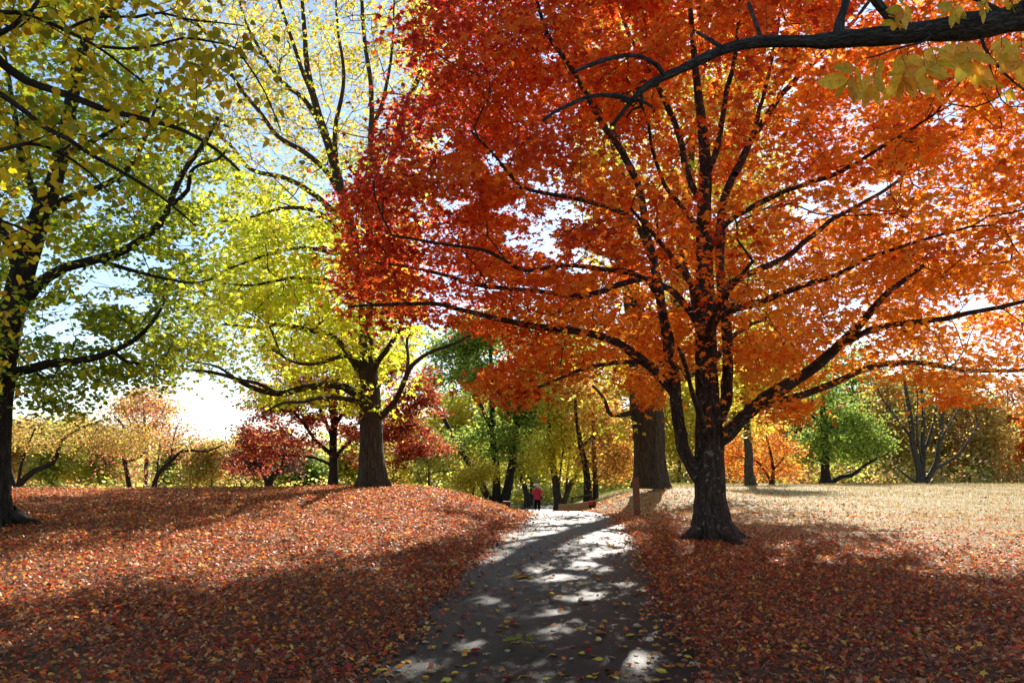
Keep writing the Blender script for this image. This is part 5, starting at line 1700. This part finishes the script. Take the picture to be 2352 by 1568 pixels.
pel = jv((0, 0, .86), (.15, .11))
wst = jv((0, 0, 1.02), (.145, .105), pel)
chs = jv((0, .01, 1.22), (.155, .11), wst)
nkb = jv((0, .0, 1.36), (.075, .065), chs)
nk = jv((0, .01, 1.42), .05, nkb)
hd = jv((0, .025, 1.50), (.072, .085), nk)
jv((0, .03, 1.57), (.06, .07), hd)
for sg in (-1, 1):
    sh = jv((sg * .165, 0, 1.31), .06, chs)
    if sg < 0:
        el = jv((-.255, .00, 1.07), .044, sh)
        wr = jv((-.15, .16, .97), .032, el)
        hn = jv((-.10, .22, .985), (.035, .022), wr)
    else:
        el = jv((.245, .01, 1.06), .044, sh)
        wr = jv((.31, .07, .85), .030, el)
        hn = jv((.325, .11, .78), (.034, .022), wr)
    for f in range(4):
        fx = (f - 1.5) * .018
        base = V[hn]
        dx = (.03, .05) if sg < 0 else (.004, .03)
        a1 = jv((base[0] + dx[0] * .6, base[1] + .03 + fx * .3, base[2] + fx - (.03 if sg > 0 else 0)), .010, hn)
        jv((base[0] + dx[1], base[1] + .045 + fx * .3, base[2] + fx - (.055 - abs(fx) if sg > 0 else .01)), .008, a1)
    jv((V[hn][0] - sg * .02, V[hn][1] + .03, V[hn][2] + .03), .011, hn)
    hp_ = jv((sg * .085, 0, .80), .095, pel)
    kn = jv((sg * .095, .02 if sg > 0 else .05, .46), .062, hp_)
    an = jv((sg * .095, -.01 if sg > 0 else .0, .09), .037, kn)
    jv((sg * .105, .11 if sg > 0 else .12, .035), .035, an)
skin_mesh('body', V, E, R_, M_SKIN, 2, 0)

def loft(name, rings, mat, cap=False, n=20):
    """rings: (cx, cy, cz, rx, ry) stacked"""
    vs, ts = [], []
    th = np.linspace(0, 2 * np.pi, n, endpoint=False)
    for cx, cy, cz, rx, ry in rings:
        vs.append(np.stack([cx + rx * np.cos(th), cy + ry * np.sin(th), np.full(n, cz) + .006 * np.sin(5 * th)], 1))
    v = np.vstack(vs) * k
    for i in range(len(rings) - 1):
        for j in range(n):
            a_, b_ = i * n + j, i * n + (j + 1) % n
            ts += [(a_, b_, b_ + n), (a_, b_ + n, a_ + n)]
    return v, np.array(ts)
a = Acc()
v, t = loft('', [(0, 0, .76, .19, .145), (0, 0, .84, .195, .145), (0, 0, 1.0, .185, .135), (0, 0, 1.15, .19, .135), (0, 0, 1.27, .20, .125), (0, 0, 1.34, .165, .10), (0, .005, 1.375, .09, .08), (0, .01, 1.385, .065, .065)], None)
a.add(v, t)
for sg in (-1, 1):
    s0 = np.array([sg * .13, 0, 1.30])
    e0 = np.array([sg * .235, .0, 1.10])
    pts = np.array([s0 + (e0 - s0) * u for u in (0, .4, .75, 1)])
    v, t, _ = tube(pts * k, np.array([.082, .08, .083, .088]) * k, 14)
    a.add(v[:-1], t[:-14])
link('shirt', a.mesh('shirt', M_SHIRT, True), root)
a = Acc()
v, t = loft('', [(0, 0, .70, .165, .125), (0, 0, .80, .17, .13), (0, 0, .92, .165, .125)], None)
a.add(v, t)
for sg in (-1, 1):
    y1 = .02 if sg > 0 else .05
    v, t = loft('', [(sg * .088, 0, .80, .10, .115), (sg * .09, .005, .68, .092, .105), (sg * .094, y1, .46, .078, .088), (sg * .096, y1 * .6, .27, .074, .082)], None)
    a.add(v, t)
link('trousers', a.mesh('trousers', M_TROUSER, True), root)
bm_ = bmesh.new()
bmesh.ops.create_uvsphere(bm_, u_segments=20, v_segments=14, radius=1)
rgh = random.Random(2)
for v_ in bm_.verts:
    if v_.co.y > .45 and v_.co.z < .35:
        v_.co.y = .42
    f_ = 1 + rgh.uniform(-.04, .04)
    v_.co = Vector((v_.co.x * .093 * f_, v_.co.y * .105 * f_ + .012, v_.co.z * .105 * f_ + 1.535)) * k
me = bpy.data.meshes.new('hair')
bm_.to_mesh(me)
bm_.free()
me.materials.append(M_HAIR)
for p_ in me.polygons:
    p_.use_smooth = True
link('hair', me, root)
for sg in (-1, 1):
    bm_ = bmesh.new()
    bmesh.ops.create_uvsphere(bm_, u_segments=10, v_segments=8, radius=1)
    for v_ in bm_.verts:
        v_.co = Vector((v_.co.x * .012 + sg * .088, v_.co.y * .02 + .03, v_.co.z * .032 + 1.50)) * k
    me = bpy.data.meshes.new('ear')
    bm_.to_mesh(me)
    bm_.free()
    me.materials.append(M_SKIN)
    link('ear', me, root)
    bm_ = bmesh.new()
    bmesh.ops.create_uvsphere(bm_, u_segments=12, v_segments=8, radius=1)
    yy = .075 if sg > 0 else .085
    for v_ in bm_.verts:
        v_.co = Vector((v_.co.x * .048 + sg * .105, v_.co.y * .125 + yy, max(0, v_.co.z * .055 + .04))) * k
    me = bpy.data.meshes.new('shoe')
    bm_.to_mesh(me)
    bm_.free()
    me.materials.append(M_SHOE)
    link('shoe', me, root)

root2 = thing('shoulder_bag', 'small dark bag hanging at the hip on a diagonal strap across the red shirt', 'bag', (pxw[0] + .19 * k, PD + .02, gz + .86 * k))
o = link('pouch', box_mesh('pouch', (.09 * k, .17 * k, .17 * k), M_BAG, .02), root2)
o.location = (.04 * k, 0, -.10 * k)
st = np.array([(-.085, .0, 1.385), (-.05, -.075, 1.365), (0, -.134, 1.28), (.06, -.150, 1.17), (.12, -.142, 1.06), (.17, -.105, .97), (.205, -.03, .93)]) * k
st = st - np.array([.19 * k, .02, .86 * k])
v, t, _ = tube(resample(st, np.full(7, .016 * k), .03)[0], np.full(len(resample(st, np.full(7, .016 * k), .03)[0]), .016 * k), 8)
link('strap', make_mesh('strap', v, t, M_BAG, smooth=True), root2)

# ------------------------------------------------------------------ leaves lying singly on the path
rg = np.random.default_rng(77)
FC = {'golden': (.58, .32, .04), 'yellow': (.66, .50, .06), 'orange brown': (.42, .16, .04), 'pale tan': (.50, .38, .22), 'dark red': (.34, .03, .025)}
SH = {'curled': CURL, 'star shaped': STAR, 'flat oval': HEART}
lmesh = {}
names = list(FC)
cnt = 0
tries = 0
used = set()
while cnt < 270 and tries < 9000:
    tries += 1
    u = rg.random()
    y = 6.95 + 11.5 * u ** 1.7
    s = rg.uniform(-1, 1)
    if rg.random() > .45 + .55 * abs(s) ** 2:
        continue
    x = path_x(y) + s * ((half_left(y) if s < 0 else HALF) - .06)
    c = rg.choice(5, p=[.36, .20, .24, .11, .09])
    f = rg.choice(3, p=[.55, .25, .20]) if names[c] not in ('dark red',) else rg.choice([0, 1])
    fn = list(SH)[f]
    key = (c, fn)
    if key not in lmesh:
        lmesh[key] = make_mesh('fallen_leaf', SH[fn][0], SH[fn][1], M_LITTER, np.repeat(np.array([FC[names[c]]]), len(SH[fn][1]), 0))
    px_, py_2 = project(np.array([x, y, path_z(y)]))
    sz = rg.uniform(.05, .105) * (1.1 if fn == 'star shaped' else 1)
    where = 'by the bank edge' if s < -.6 else ('by the maple side edge' if s > .6 else ('bankward of centre' if s < 0 else 'mapleward of centre'))
    strip = ['foremost', 'second', 'third', 'fourth', 'farthest'][int(np.searchsorted([7.8, 9.0, 10.8, 13.2], y))]
    lab = '%s %s %s leaf on %s asphalt strip %s' % ('small' if sz < .08 else 'large', fn, names[c], strip, where)
    if lab in used:
        continue
    used.add(lab)
    o = link('fallen_leaf', lmesh[key], None, label=lab, category='leaf', group='single leaves scattered on the asphalt path')
    a_ = rg.uniform(0, 6.28)
    o.location = (x, y, float(path_z(y)) + .017 + (.10 * sz if fn != 'curled' else .03 * sz))
    o.rotation_euler = (rg.normal(0, .16), rg.normal(0, .16), a_)
    o.scale = (sz, sz, sz * rg.uniform(.8, 1.6))
    cnt += 1

# a broken sprig of green leaves, and a fallen compound leaf
def sprig(px_, py_2, label, colour, n, ln, rot, spread, lift):
    g = ground_px(px_, py_2)
    root = thing('leaf_sprig', label, 'sprig', (g[0], g[1], float(path_z(g[1])) + .018))
    root.rotation_euler = (0, 0, rot)
    st = np.array([(0, -.5 * ln, .01), (0, 0, .03 + lift), (0, .45 * ln, .012)])
    v, t, bk = tube(resample(st, [.004] * 3, .03)[0], [.0035] * len(resample(st, [.004] * 3, .03)[0]), 6)
    link('stalk', make_mesh('stalk', v, t, M_BARK_FAR, None, bk, True), root)
    me = make_mesh('leaf', LANCE[0] * np.array([1.3, 1, 1]), LANCE[1], M_LEAF, np.repeat(np.array([colour]), len(LANCE[1]), 0))
    rgs = random.Random(int(px_))
    for i in range(n):
        o = link('leaf', me, root)
        u = -.35 + .8 * i / max(1, n - 1)
        o.location = (0, u * ln, .02 + lift * (1 - abs(u)))
        sg = 1 if i % 2 else -1
        o.rotation_euler = (rgs.uniform(-.1, .35) * (1 if lift else .3), rgs.uniform(-.4, .4), -sg * spread + rgs.uniform(-.2, .2))
        s2 = ln * rgs.uniform(.45, .62)
        o.scale = (s2, s2, s2)
sprig(1205, 1495, 'broken sprig of folded yellow green leaves standing up on the dark asphalt', (.36, .36, .05), 6, .34, .9, .7, .07)
sprig(1208, 1328, 'bright yellow compound leaf lying in the sunlit patch of asphalt', (.72, .52, .05), 7, .30, 1.5, 1.0, .0)
sprig(938, 1356, 'pale yellow green leaf pair lying on red litter beside the path', (.50, .46, .10), 3, .26, .6, .8, .03)
